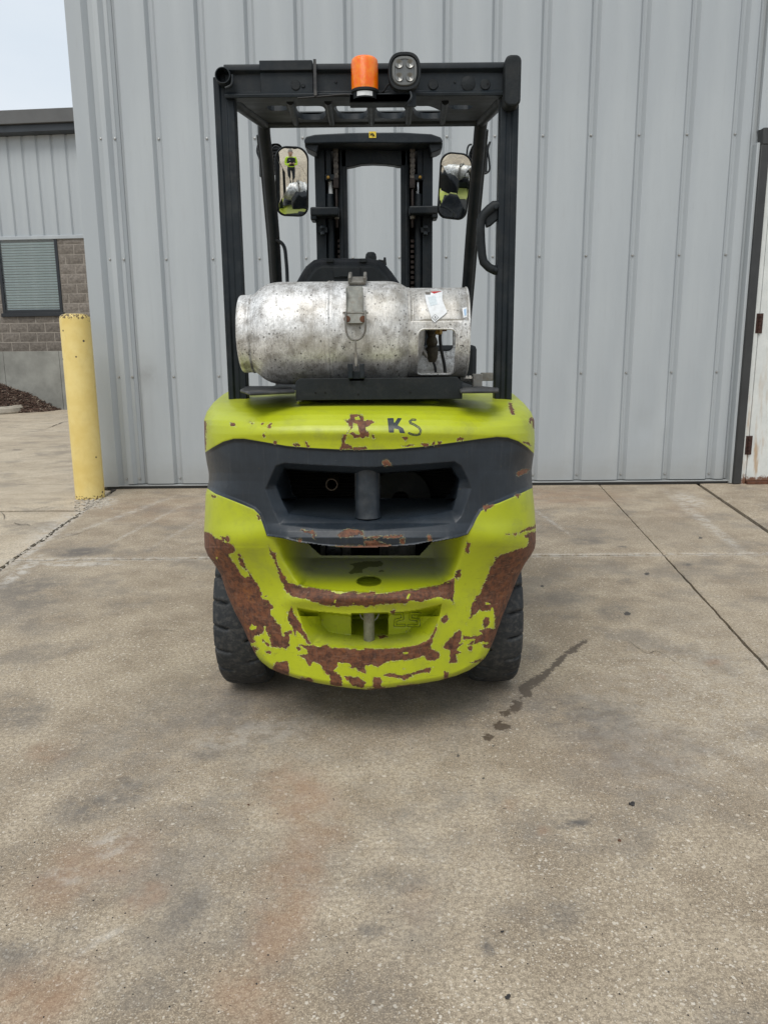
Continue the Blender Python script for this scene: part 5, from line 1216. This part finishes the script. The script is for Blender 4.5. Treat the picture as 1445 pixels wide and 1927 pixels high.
# ---------------- beacon, lamp
q = MB(); a = at(658, 180, YR-.06); b = at(772, 196, YR-.06); q.boxb((a.x, YR-.085, b.z), (b.x, YR-.03, a.z)); q.boxb((a.x, YR-.085, b.z), (b.x, YR-.080, a.z-.001)); part(q, 'lamp_shelf', m_black, bevel=.002)
YB = YR-.075; c = at(686.5, 165, YB); br = (at(711.5, 140, YB).x-at(661, 140, YB).x)/2; zt_ = at(686.5, 109, YB-.0).z; z0_ = at(686.5, 163, YB-br).z; zbb = at(686, 180, YB-br).z
q = MB(); q.lathe([(br*.98, 0), (br, .006), (br, zt_-z0_-.014), (br*.96, zt_-z0_-.006), (br*.82, zt_-z0_-.001), (.0001, zt_-z0_)], (c.x, YB, z0_), (0,0,1), 40); bea = part(q, 'beacon_lens', m_amber, ang=50)
q = MB(); q.lathe([(br*.90, 0), (br*.90, z0_-zbb-.006), (br*1.02, z0_-zbb-.005), (br*1.02, z0_-zbb+.002)], (c.x, YB, zbb), (0,0,1), 40); bba = part(q, 'beacon_base', m_plastic)
q = MB(); vs = []
for k in range(9):
    a = -math.pi/2+(k/8-.5)*1.35; vs += [(c.x+br*.915*math.cos(a), YB+br*.915*math.sin(a), zbb+.004), (c.x+br*.915*math.cos(a), YB+br*.915*math.sin(a), zbb+.017)]
q.add(vs, [(2*k, 2*k+2, 2*k+3, 2*k+1) for k in range(8)]); sub(q, 'beacon_label', m_white, bba)
YL = YR-.10; c = at(761, 133, YL)
def squircle(cx, cz, rx, rz, Y, n=48, p=2.7):
    return [Vector((cx+rx*math.copysign(abs(math.cos(a))**(2/p), math.cos(a)), Y, cz+rz*math.copysign(abs(math.sin(a))**(2/p), math.sin(a)))) for a in [2*math.pi*k/n for k in range(n)]]
def loft(mb, rings, cap0=True, cap1=True):
    n_ = len(rings[0]); vs = [v for r in rings for v in r]
    fs = [(i*n_+k, i*n_+(k+1) % n_, (i+1)*n_+(k+1) % n_, (i+1)*n_+k) for i in range(len(rings)-1) for k in range(n_)]
    if cap0: fs.append(tuple(range(n_))[::-1])
    if cap1: fs.append(tuple((len(rings)-1)*n_+k for k in range(n_)))
    return mb.add(vs, fs)
lr = (at(792, 133, YL).x-at(730, 133, YL).x)/2
q = MB(); loft(q, [squircle(c.x, c.z, lr*.78, lr*.84, YL+.004), squircle(c.x, c.z, lr*.84, lr*.90, YL-.004), squircle(c.x, c.z, lr*.97, lr*1.05, YL-.004), squircle(c.x, c.z, lr, lr*1.07, YL+.005), squircle(c.x, c.z, lr*.97, lr*1.03, YL+.035), squircle(c.x, c.z, lr*.6, lr*.7, YL+.06)][::-1], True, True)
lam = part(q, 'work_lamp', m_plastic)
q = MB(); loft(q, [squircle(c.x, c.z, lr*.56, lr*.62, YL-.001), squircle(c.x, c.z, lr*.60, lr*.66, YL-.006), squircle(c.x, c.z, lr*.72, lr*.79, YL-.006), squircle(c.x, c.z, lr*.79, lr*.86, YL+.002)][::-1], False, False); sub(q, 'lamp_bezel', m_ring, lam)
q = MB(); loft(q, [squircle(c.x, c.z, lr*.58, lr*.64, YL-.001), squircle(c.x, c.z, lr*.58, lr*.64, YL-.003)][::-1], True, True); sub(q, 'lamp_lens', m_lens, lam)
for dx in (-1, 1):
    for dz in (-1, 1):
        q = MB(); q.lathe([(.0001, .001), (.003, .0015), (.0055, .003), (.0105, .0055), (.012, .006), (.0128, .004)], (c.x+dx*.0165, YL-.003, c.z+dz*.0185), (0,-1,0), 18); sub(q, 'led', m_led, lam)
q = MB(); cc = at(776, 175, YL); q.boxb((cc.x-.014, YL+.02, cc.z-.03), (cc.x+.012, YL+.03, cc.z+.05)); q.tube(spline([at(772, 172, YL), at(774, 182, YL-.01), at(768, 192, YL-.01), at(764, 197, YL)], 5), .0035, 8); sub(q, 'lamp_bracket', m_black, lam)
q = MB(); q.tube(spline([at(712, 176, YR-.05), at(722, 171, YR-.035), at(731, 158, YR-.03), at(744, 160, YR-.035), at(752, 166, YR-.06)], 6), .003, 8); q.tube(spline([at(668, 180, YR-.05), at(650, 177, YR-.04), at(600, 181, YR-.038), at(560, 184, YR-.036)], 6), .0028, 8); part(q, 'lamp_cable', m_hose)
# ---------------- mast
YM = 4.15
q = MB()
zc0 = at(702, 272, YM).z
top = [(572,262),(576,256),(592,252),(650,249),(702,248),(760,248),(812,251),(829,257),(833,263)]
botm = [(833,280),(826,284),(817,286),(817,268),(760,269),(702,267),(640,267),(594,268),(594,286),(583,281),(573,274)]
q.prism([at(x, y, YM-.12) for x, y in top+botm[:1]+[(702,272)]+[(573,274)]][:0] or [at(x, y, YM-.12) for x, y in top+[(832,268),(760,269),(702,268),(640,268),(573,270)]], (0, .16, 0)); ms = part(q, 'mast_crossmember', m_mast, bevel=.006, segs=3)
for pts in ([(573,268),(600,268),(596,287),(584,282),(574,276)], [(806,267),(833,267),(832,278),(824,283),(811,287)]):
    q = MB(); q.prism([at(x, y, YM-.10) for x, y in pts], (0, .12, 0)); part(q, 'mast_ear', m_mast, bevel=.004)
q = MB(); q.prism([at(x, y, YM+.02) for x, y in [(636,262),(770,262),(770,312),(748,312),(742,310),(725,308),(702,307),(680,308),(664,312),(652,314),(636,314)]], (0, .05, 0)); part(q, 'inner_crossmember', m_mast, bevel=.004)
def rail(x0, x1, Y, dY, ytop, name, mt=m_mast, bev=.004, x0b=None, x1b=None):
    a = at(x0, 400, Y); b = at(x1, 400, Y); q = MB(); q.boxb((a.x, Y, .12), (b.x, Y+dY, at((x0+x1)/2, ytop, Y).z)); return part(q, name, mt, bevel=bev)
for sgn in (-1, 1):
    mir = (lambda x: x) if sgn < 0 else (lambda x: 1408-x)
    def R2(a, b): a, b = mir(a), mir(b); return min(a, b), max(a, b)
    a, b = R2(594, 613); rail(a, b, YM, .10, 262, 'outer_rail')
    a, b = R2(638, 653.5); rail(a, b, YM+.02, .10, 264, 'inner_rail')
    a, b = R2(641, 645); rail(a, b, YM+.005, .02, 264, 'rail_flange')
    a, b = R2(612, 640); rail(a, b, YM+.08, .02, 262, 'rail_web', m_dark)
    # cylinder
    cx = mir(620.5); r = .0195
    c = at(cx, 365, YM+.03); zc = c.z; q = MB(); q.lathe([(.0001, zc), (r, zc), (r*1.06, zc-.01), (r*1.06, .2)], (c.x, YM+.03, 0), (0,0,1), 20); part(q, 'lift_cylinder', m_mast)
    zt2 = at(cx, 336, YM+.03).z; q = MB(); q.lathe([(.0115, zc-.02), (.0115, zt2+.02)], (at(mir(622), 350, YM+.03).x, YM+.03, 0), (0,0,1), 18); part(q, 'piston_rod', m_chrome if sgn > 0 else m_white)
    a, b = R2(613.5, 623); q = MB(); q.boxb((at(a, 300, YM+.01).x, YM, at(cx, 330, YM).z), (at(b, 300, YM+.01).x, YM+.03, at(cx, 264, YM).z)); part(q, 'guide_bar', m_mast, bevel=.002)
    q = MB(); a, b = R2(612, 630); q.boxb((at(a, 330, YM-.01).x, YM-.012, at(cx, 339, YM).z), (at(b, 330, YM-.01).x, YM+.03, at(cx, 328, YM).z)); part(q, 'cylinder_clamp', m_mast, bevel=.003)
    c = at(mir(617.5), 333, YM-.015); q = MB(); q.lathe([(.0001, .008), (.007, .007), (.009, 0)], c, (0,-1,0), 8); part(q, 'bolt', m_brass)
    # chain of links
    cxx = mir(632); zt3 = at(cxx, 272, YM).z; zb3 = at(cxx, 335, YM).z; nl = 12; chn = MB(); x_ = at(cxx, 300, YM).x
    for k in range(nl):
        z = zb3+(zt3-zb3)*(k+.5)/nl; hw_ = .0095 if k % 2 else .0125
        chn.boxb((x_-hw_, YM-.012, z-.0105), (x_+hw_, YM+.012, z+.0105))
    part(chn, 'lift_chain', simple('chain_links', (.11, .095, .08), .5, .5, .5, 50), bevel=.003)
    q = MB(); q.boxb((x_-.014, YM-.014, at(cxx, 354, YM).z), (x_+.012, YM+.012, zb3)); q.tube([(x_, YM, at(cxx, 354, YM).z), (x_, YM, at(cxx, 428, YM).z)], .007, 8); part(q, 'chain_anchor', m_chain, bevel=.002)
    q = MB(); z = at(cxx, 412, YM-.0).z; q.lathe([(.0001, 0), (.0125, 0), (.0125, .028), (.0001, .028)], (x_, YM-.01, z), (0,0,1), 6); part(q, 'anchor_nut', m_dullsteel, ang=20)
    q = MB(); z0 = at(cxx, 428, YM).z
    for k in range(34):
        z = z0-.026*k-.06; q.boxb((x_-.004+sgn*-.004, YM+.03, z-.007), (x_+.012+sgn*-.004, YM+.05, z+.007))
    part(q, 'lower_chain', m_chain)
    # tie bracket
    a, b = R2(584, 638); yb0, yb1 = (389, 410) if sgn < 0 else (387, 407)
    q = MB(); xa2, xb2 = at(a, 400, YM-.06).x, at(b, 400, YM-.06).x; za2, zb4 = at(a, yb0, YM-.06).z, at(a, yb1-4, YM-.06).z
    q.boxb((xa2, YM-.07, zb4), (xb2, YM+.03, za2)); q.boxb((xa2 if sgn < 0 else xb2-.03, YM-.065, zb4-.02), (xa2+.03 if sgn < 0 else xb2, YM+.03, zb4+.01)); part(q, 'tie_bracket', m_mast, bevel=.008, segs=3)
    c = at(mir(608), 433, YM-.01); q = MB(); q.boxb((c.x-.022, YM-.03, c.z-.012), (c.x+.022, YM, c.z+.012)); q.lathe([(.0001, .01), (.010, .008), (.012, -.002)], c+Vector((0, -.03, .01)), (0,-.3,1), 8); q.lathe([(.0001, .012), (.009, .01), (.012, -.004)], c+Vector((0, -.03, -.018)), (0,-.4,-1), 8); part(q, 'stop_bolt', m_mast)
q = MB(); p = at(701, 252, YM-.122); hw2 = .017; q.boxb((p.x-hw2, YM-.1225, p.z-.016), (p.x+hw2, YM-.1205, p.z+.013)); lbl = part(q, 'mast_label', m_yellowlab)
q = MB(); 
for seg in ([(-.013,.004),(-.004,-.001),(.006,-.006)], [(-.004,.006),(.003,.0)], [(.003,.003),(.010,-.010)], [(.001,-.003),(.000,-.012)], [(-.012,-.004),(-.006,-.003)]):
    q.tube([(p.x+x, YM-.1235, p.z+z) for x, z in seg], .0017, 6)
sub(q, 'label_pictogram', m_inkblack, lbl)
# ---------------- mirrors
def rrect(w_, h_, rt, rb, n=8, skew=0.):
    pts = []
    for (sx, sz, r, a0) in ((1, 1, rt, 0), (-1, 1, rt, 90), (-1, -1, rb, 180), (1, -1, rb, 270)):
        cx, cz = sx*(w_/2-r), sz*(h_/2-r)
        for k in range(n+1): a = math.radians(a0+90*k/n); pts.append((cx+r*math.cos(a), cz+r*math.sin(a)))
    return pts
def mirror(cpx, cpy, Y, wpx, hpx, nrm, roll, name_l, taper=0.):
    c = at(cpx, cpy, Y); nrm = Vector(nrm).normalized(); X = nrm.cross(Vector((0,0,1))).normalized()*-1; Z = nrm.cross(X)*1.0
    if Z.z < 0: Z = -Z
    rot = Matrix.Rotation(roll, 3, nrm); X = rot@X; Z = rot@Z
    s_ = (c-Vector((0,0,CH))).length/FP*1.0; w_, h_ = wpx*s_, hpx*s_
    pts = rrect(w_, h_, w_*.36, w_*.30); f_ = lambda sc_, d: [c+X*(x*sc_[0]*(1+taper*z/h_))+Z*z*sc_[1]+nrm*d for x, z in pts]
    q = MB(); loft(q, [f_((.90, .95), 0.0), f_((.92, .96), .004), f_((.97, .985), .004), f_((1, 1), -.002), f_((.97, .98), -.016), f_((.6, .8), -.034)], False, True)
    fr = part(q, name_l, m_plastic)
    # convex glass
    q = MB(); vs = [c+nrm*.001]; Rm = 1.0; nr = 9
    ii = [(x*.905*(1+taper*z/h_), z*.955) for x, z in pts]; n_ = len(ii)
    for j in range(1, nr+1):
        for x, z in ii:
            xx, zz = x*j/nr, z*j/nr; vs.append(c+X*xx+Z*zz+nrm*(.001-(xx*xx+zz*zz)/(2*Rm)+.0))
    fs = [(0, 1+k, 1+(k+1) % n_) for k in range(n_)]
    for j in range(nr-1):
        for k in range(n_): a = 1+j*n_+k; b = 1+j*n_+(k+1) % n_; fs.append((a, a+n_, b+n_, b))
    q.add(vs, fs)
    # lift so that the rim of the glass stays in front of the frame back
    q.v = [tuple(Vector(v)+nrm*.006) for v in q.v]
    o = sub(q, 'mirror_glass', m_mirror, fr, ang=89)
    bm = bmesh.new(); bm.from_mesh(o.data); bmesh.ops.recalc_face_normals(bm, faces=bm.faces); bm.faces.ensure_lookup_table()
    if bm.faces[0].normal.dot(nrm) < 0: bmesh.ops.reverse_faces(bm, faces=bm.faces)
    bm.to_mesh(o.data); bm.free()
    return fr
cL = at(549.5, 342, 3.72); dcam = (Vector((0,0,CH))-cL).normalized()
mirror(549.5, 342, 3.72, 57, 112, dcam+Vector((.0, 0, -.105)), math.radians(-1.5), 'mirror')
cR = at(854.5, 351, 3.72); dcr = (Vector((0,0,CH))-cR).normalized()
mirror(854.5, 351, 3.72, 55, 110, dcr+Vector((-.17, 0, -.26)), math.radians(-9), 'mirror', .08)
q = MB(); q.tube([at(502, 344, 3.70), at(524, 344, 3.73)], .009, 8, sx=1.0); q.boxb((at(500, 340, 3.68).x, 3.66, at(500, 350, 3.68).z), (at(512, 340, 3.68).x, 3.70, at(500, 339, 3.68).z)); q.tube([at(514, 327, 3.72), at(524, 327, 3.73)], .004, 8); part(q, 'mirror_arm', m_plastic)
q = MB(); q.tube([at(900, 341, 3.70), at(880, 341, 3.73)], .013, 8); q.tube([at(898, 330, 3.7), at(880, 322, 3.72)], .006, 8); part(q, 'mirror_arm', m_plastic)
# lamps with wire guards on the front legs
for (cx, cy, loop1, loop2) in ((519, 296, [(511,281),(519,274),(530,282),(533,290),(531,310),(520,330)], [(489,278),(486,272),(484,285),(489,300),(492,325),(496,335)]),
                               (899, 296, [(888,271),(882,273),(879,283),(879,306),(884,322)], [(909,276),(918,273),(922,266),(919,275),(918,285),(920,300),(921,318),(915,325),(907,326)])):
    c = at(cx, cy, 3.86); q = MB(); loft(q, [squircle(c.x, c.z, .030, .055, 3.88), squircle(c.x, c.z, .038, .064, 3.865), squircle(c.x, c.z, .038, .064, 3.93)][::-1], True, True)
    for k in range(7): q.boxb((c.x-.03, 3.872, c.z-.045+k*.014), (c.x+.03, 3.884, c.z-.040+k*.014))
    part(q, 'front_lamp', m_plastic)
    q = MB(); q.tube(spline([at(x, y, 3.84) for x, y in loop1], 5), .0042, 8); q.tube(spline([at(x, y, 3.84) for x, y in loop2], 5), .0048, 8); part(q, 'lamp_guard', m_plastic)
    q = MB(); cc = at(488 if cx < 600 else 913, 284, 3.84); q.lathe([(.0001, .006), (.006, .004), (.007, 0)], cc, (0,-1,0), 8); part(q, 'guard_bolt', m_steel)
q = MB(); q.boxb((at(487, 280, 3.86).x, 3.85, at(487, 332, 3.86).z), (at(494, 280, 3.86).x, 3.87, at(487, 284, 3.86).z)); part(q, 'lamp_mount', m_plastic)
q = MB(); q.boxb((at(909, 280, 3.86).x, 3.85, at(909, 325, 3.86).z), (at(917, 280, 3.86).x, 3.87, at(909, 276, 3.86).z)); part(q, 'lamp_mount', m_plastic)
# ---------------- grab handles
q = MB(); hp = [(938,386),(930,387),(921,394),(911,403),(905,414),(904,430),(905,455),(907,480),(910,493),(920,503),(932,509),(938,510)]
P = [at(x, y, 2.655) for x, y in hp]; rs_ = [.015, .017, .017, .0155, .0145, .014, .014, .014, .0145, .014, .014, .013]
q.tube(P, rs_, 14, sx=1.0); h1 = part(q, 'grab_handle', m_plastic, ang=80)
q = MB(); q.prism([at(x, y, 2.65) for x, y in [(921,394),(938,384),(938,412),(924,424),(915,428),(912,410)]], (0, .018, 0)); sub(q, 'handle_web', m_plastic, h1, bevel=.005)
q = MB(); q.prism([at(x, y, 2.65) for x, y in [(908,488),(922,497),(938,499),(938,513),(930,511),(912,500)]], (0, .018, 0)); sub(q, 'handle_foot', m_plastic, h1, bevel=.004)
for cy in (389, 507): c = at(933, cy, 2.64); q = MB(); q.lathe([(.0001, .004), (.006, .003), (.007, 0)], c, (0,-1,0), 10); sub(q, 'handle_bolt', m_black, h1)
q = MB(); q.tube(spline([at(x, y, 3.74) for x, y in [(514,448),(522,452),(531,458),(536,468),(538,485),(540,510),(541,545),(542,580)]], 4), .0085, 10); part(q, 'entry_handle', m_black)
# ---------------- body mass under and in front
q = MB(); q.boxb((TX-.36, 2.6, .22), (TX+.36, 4.0, .70)); part(q, 'chassis', m_dark, bevel=.02)
q = MB(); q.boxb((TX-.50, 3.15, .32), (TX+.50, 4.15, .40)); part(q, 'floor_plate', m_rubbermat, bevel=.01)
for s_ in (-1, 1):
    q = MB(); q.boxb((TX+s_*.40, 3.05, .40), (TX+s_*.52, 3.6, .78)); part(q, 'side_panel', m_limepart, bevel=.03)
    q = MB(); pts = [(TX+s_*.36, 3.85, .55), (TX+s_*.36, 3.95, .80), (TX+s_*.36, 4.5, .82), (TX+s_*.36, 4.62, .6), (TX+s_*.36, 4.55, .78-.02), (TX+s_*.36, 4.0, .76), (TX+s_*.36, 3.9, .55)]
    q.prism(pts, (s_*.2, 0, 0)); part(q, 'front_fender', m_limepart, bevel=.008)
q = MB(); q.boxb((TX-.4, 3.78, .4), (TX+.4, 3.98, 1.02)); part(q, 'front_cowl', m_plastic, bevel=.03)
q = MB(); q.boxb((TX-.45, YM+.16, .25), (TX+.45, YM+.2, .35)); q.boxb((TX-.45, YM+.16, .62), (TX+.45, YM+.2, .72)); part(q, 'fork_carriage', m_mast, bevel=.005)
for s_ in (-1, 1):
    q = MB(); x = TX+s_*.25; q.boxb((x-.05, YM+.2, .04), (x+.05, YM+.245, .75)); q.boxb((x-.05, YM+.245, .04), (x+.05, YM+1.2, .075)); part(q, 'fork', m_mast, bevel=.005)
# ---------------- tyres
def tyre(cx, cy, R_t, W_t, nl=20, lean=0., rim_c=m_limepart, out=1):
    NA, NP = 400, 30; vs = []; r_in = R_t*.55
    # profile from inner bead to outer bead
    prof = []
    for k in range(NP):
        s_ = k/(NP-1)
        if s_ < .2: prof.append((-W_t/2+.006*math.sin(s_/.2*math.pi), r_in+(R_t*.945-r_in)*s_/.2, 0))
        elif s_ > .8: prof.append((W_t/2-.006*math.sin((1-s_)/.2*math.pi), r_in+(R_t*.945-r_in)*(1-s_)/.2, 0))
        else:
            u = (s_-.2)/.6*2-1; x = u*W_t/2; prof.append((x, R_t-(.055*R_t)*abs(u)**9-.004*u*u, 1))
    for i in range(NA):
        a = 2*math.pi*i/NA
        for (x, r, tr_) in prof:
            rr_ = r
            if tr_ or r > R_t*.88:
                u = x/(W_t/2); side_ = 1 if u > 0 else -1
                ph = ((a*nl/(2*math.pi)+(.5 if side_ < 0 else 0)+.25*abs(u)) % 1)
                gd = math.exp(-((ph-.5)/.05)**2)*(1 if abs(u) > .38 else 0)
                rr_ -= .015*gd
            vs.append((cx+x+lean*rr_*math.cos(a)*0, cy+rr_*math.sin(a), R_t-rr_*math.cos(a)))
    fs = []
    for i in range(NA):
        i2 = (i+1) % NA
        for k in range(NP-1): fs.append((i*NP+k, i*NP+k+1, i2*NP+k+1, i2*NP+k)[::-1])
    q = MB(); q.add(vs, fs); o = part(q, 'tyre', m_rubber, ang=45)
    q = MB(); w2 = W_t/2
    q.lathe([(r_in, -w2), (r_in-.01, -w2+.03), (.06, -w2*.3), (.0001, -w2*.3)], (cx, cy, R_t), (1,0,0), 32)
    q.lathe([(r_in, w2), (r_in-.01, w2-.03), (.06, w2*.3), (.0001, w2*.3)], (cx, cy, R_t), (1,0,0), 32)
    q.lathe([(r_in, -w2), (r_in, w2)], (cx, cy, R_t), (1,0,0), 32); sub(q, 'rim', rim_c, o)
    return o
RT = .285
tcy = 2.74
xoL = at(400, 1160, tcy-.26).x; xoR = at(985.5, 1160, tcy-.26).x; WT = .165
tyre(xoL+WT/2, tcy, RT, WT); tyre(xoR-WT/2, tcy, RT, WT)
for s_ in (-1, 1): tyre(TX+s_*.44, 4.25, .34, .2, 18)
# ---------------- photographer (stands behind the camera, seen in the mirror)
def skin(name, verts, edges, radii, mt, parent, root=0, lvl=2):
    me = bpy.data.meshes.new(name); me.from_pydata([tuple(v) for v in verts], edges, []); me.update(); o = obj(name, me, parent)
    o.modifiers.new('skin', 'SKIN'); o.modifiers.new('sub', 'SUBSURF').levels = lvl; o.modifiers['sub'].render_levels = lvl
    if not me.skin_vertices: 
        me.attributes.new('skin_v', 'FLOAT', 'POINT') if False else None
    return o
def limb_mesh(mb, pts, rad, n=14, sx=1.): mb.tube(spline(pts, 5), list(np.interp(np.linspace(0, len(pts)-1, (len(pts)-1)*5+1), range(len(pts)), rad)), n, sx=sx)
PX0, PY0 = .03, -.46
pe = empty('person', (PX0, PY0, 0), 'person in yellow sleeved top and dark vest holding a phone, seen only in the mirror', 'person')
m_skin = simple('skin', (.48, .29, .21), .55, 0, .08, 10); m_hv = simple('hi_vis_yellow', (.55, .80, .04), .7, 0, .1, 10, .3, 60); m_vest = simple('dark_vest', (.015, .016, .02), .8, 0, .3, 12, .3, 80)
m_trs = simple('dark_trousers', (.02, .026, .036), .85, 0, .25, 12, .3, 80); m_hair = simple('grey_hair', (.30, .26, .22), .7, 0, .3, 60, .5, 200); m_boot = simple('boots', (.02, .015, .01), .6, 0, .2)
def pl(mb, nm, mt, **k): mb_o = mb.build(nm, mt, pe, ang=80, **k); return mb_o
# body: one metaball-free remeshed figure
def remesh_body(parts_, nm, mt, vox=.012):
    mb = MB(); 
    for fn in parts_: fn(mb)
    o = pl(mb, nm, mt); r = o.modifiers.new('r', 'REMESH'); r.mode = 'VOXEL'; r.voxel_size = vox; r.use_smooth_shade = True
    s_ = o.modifiers.new('s', 'SMOOTH'); s_.iterations = 6; return o
V = Vector
def head(mb):
    c = V((0, .03, 1.545)); mb.add([], [])
    nn = 24; vs = []; fs = []
    for i in range(17):
        ph = math.pi*i/16; z = math.cos(ph)*.115; r = math.sin(ph)
        for k in range(nn):
            a = 2*math.pi*k/nn; x = .075*r*math.cos(a); y = .095*r*math.sin(a)
            if z < -.03: y *= (1+.1*math.sin(a)); x *= 1+.9*(z+.03)
            if y > .06: 
                if abs(x) < .018 and -.045 < z < .01: y += .022*(1-abs(x)/.018)   # nose
                if abs(z-.012) < .012 and .015 < abs(x) < .045: y -= .008         # eye sockets
                if abs(z+.06) < .008 and abs(x) < .03: y += .005
            vs.append((c.x+x, c.y+y, c.z+z))
    for i in range(16):
        for k in range(nn): fs.append((i*nn+k, (i+1)*nn+k, (i+1)*nn+(k+1) % nn, i*nn+(k+1) % nn))
    mb.add(vs, fs)
    limb_mesh(mb, [V((0, -.01, 1.36)), V((0, .005, 1.42)), V((0, .015, 1.50))], [.062, .056, .055])
    for s_ in (-1, 1): limb_mesh(mb, [V((s_*.076, .02, 1.57)), V((s_*.084, .012, 1.55)), V((s_*.077, .02, 1.525))], [.010, .016, .009], 8)
def torso(mb):
    limb_mesh(mb, [V((0, 0, .86)), V((0, 0, .95)), V((0, .01, 1.08)), V((0, 0, 1.22)), V((0, -.01, 1.33)), V((0, -.01, 1.385))], [.135, .145, .15, .155, .145, .07], 18, 1.18)
    for s_ in (-1, 1):
        limb_mesh(mb, [V((s_*.13, -.01, 1.325)), V((s_*.20, 0, 1.30)), V((s_*.245, .02, 1.20)), V((s_*.255, .04, 1.07)), V((s_*.20, .14, 1.06)), V((s_*.12, .26, 1.11)), V((s_*.075, .34, 1.15))], [.07, .068, .057, .050, .046, .040, .032])
def legs(mb):
    limb_mesh(mb, [V((0, 0, .84)), V((0, 0, .93)), V((0, 0, .98))], [.14, .15, .14], 18, 1.18)
    for s_ in (-1, 1): limb_mesh(mb, [V((s_*.085, 0, .90)), V((s_*.10, .01, .75)), V((s_*.105, .02, .52)), V((s_*.11, -.005, .30)), V((s_*.115, -.01, .07))], [.10, .092, .066, .064, .055])
def hands(mb):
    for s_ in (-1, 1):
        w0 = V((s_*.075, .34, 1.15)); pm = V((s_*.052, .385, 1.175)); limb_mesh(mb, [w0, w0*.5+pm*.5, pm], [.027, .030, .032], 10)
        for k, L in enumerate((.075, .082, .078, .062)):
            b0 = pm+V((0, .01, .024-.016*k)); limb_mesh(mb, [b0, b0+V((-s_*.008, L*.45, .004)), b0+V((-s_*.028, L*.62, .004)), b0+V((-s_*.040, L*.50, .002))], [.0105, .0098, .009, .0075], 8)
        t0 = pm+V((-s_*.004, -.012, .022)); limb_mesh(mb, [t0, t0+V((-s_*.012, .008, .022)), t0+V((-s_*.022, .028, .030))], [.0125, .011, .0085], 8)
def bodyall(mb): head(mb); hands(mb); limb_mesh(mb, [V((0, 0, .95)), V((0, 0, 1.15)), V((0, -.01, 1.34)), V((0, -.005, 1.40))], [.12, .13, .12, .055], 14, 1.1); 
def innerlimbs(mb):
    for s_ in (-1, 1):
        limb_mesh(mb, [V((s_*.10, -.01, 1.32)), V((s_*.20, 0, 1.29)), V((s_*.245, .02, 1.20)), V((s_*.255, .04, 1.07)), V((s_*.20, .14, 1.06)), V((s_*.12, .26, 1.11)), V((s_*.075, .34, 1.15))], [.05, .05, .043, .038, .035, .030, .026])
        limb_mesh(mb, [V((s_*.08, 0, .95)), V((s_*.10, .01, .75)), V((s_*.105, .02, .52)), V((s_*.11, -.005, .30)), V((s_*.115, -.01, .07))], [.08, .075, .052, .050, .040])
remesh_body([bodyall, innerlimbs], 'body', m_skin, .008)
remesh_body([torso], 'shirt', m_hv); remesh_body([legs], 'trousers', m_trs)
def vest(mb): limb_mesh(mb, [V((0, 0, 1.02)), V((0, .012, 1.10)), V((0, .004, 1.22)), V((0, -.008, 1.32)), V((0, -.01, 1.372))], [.162, .166, .170, .160, .085], 20, 1.14)
remesh_body([vest], 'vest', m_vest)
q = MB(); q.boxb((-.075, .168, 1.25), (-.03, .178, 1.272)); pl(q, 'name_patch', m_white)
def hair(mb):
    vs = []; fs = []; c = V((0, .018, 1.568)); nn = 20
    for i in range(11):
        ph = math.pi*.62*i/10
        for k in range(nn):
            a = 2*math.pi*k/nn; cut = .0 if math.sin(a) < .3 else -.02
            z = math.cos(ph)*.108; r = math.sin(ph); z = max(z, .02 if math.sin(a) > .4 else -.06); vs.append((c.x+.083*r*math.cos(a), c.y+.098*r*math.sin(a), c.z+z))
    for i in range(10):
        for k in range(nn): fs.append((i*nn+k, (i+1)*nn+k, (i+1)*nn+(k+1) % nn, i*nn+(k+1) % nn))
    mb.add(vs, fs)
q = MB(); hair(q); pl(q, 'hair', m_hair)
for s_ in (-1, 1):
    q = MB(); limb_mesh(q, [V((s_*.115, -.045, .045)), V((s_*.117, .03, .05)), V((s_*.122, .12, .04)), V((s_*.124, .17, .032))], [.045, .052, .042, .03], 12); q.boxb((s_*.118-.042, -.085, 0), (s_*.118+.042, .19, .022)); pl(q, 'boot', m_boot)
q = MB(); q.boxb((-.045, .405, 1.125), (.035, .413, 1.275)); 
ph_ = q.build('phone', m_plastic, None, bevel=.003); ph_.location = (PX0, PY0+.0, 0); tag(ph_, 'black phone held up in both hands by the person in the mirror', 'phone')
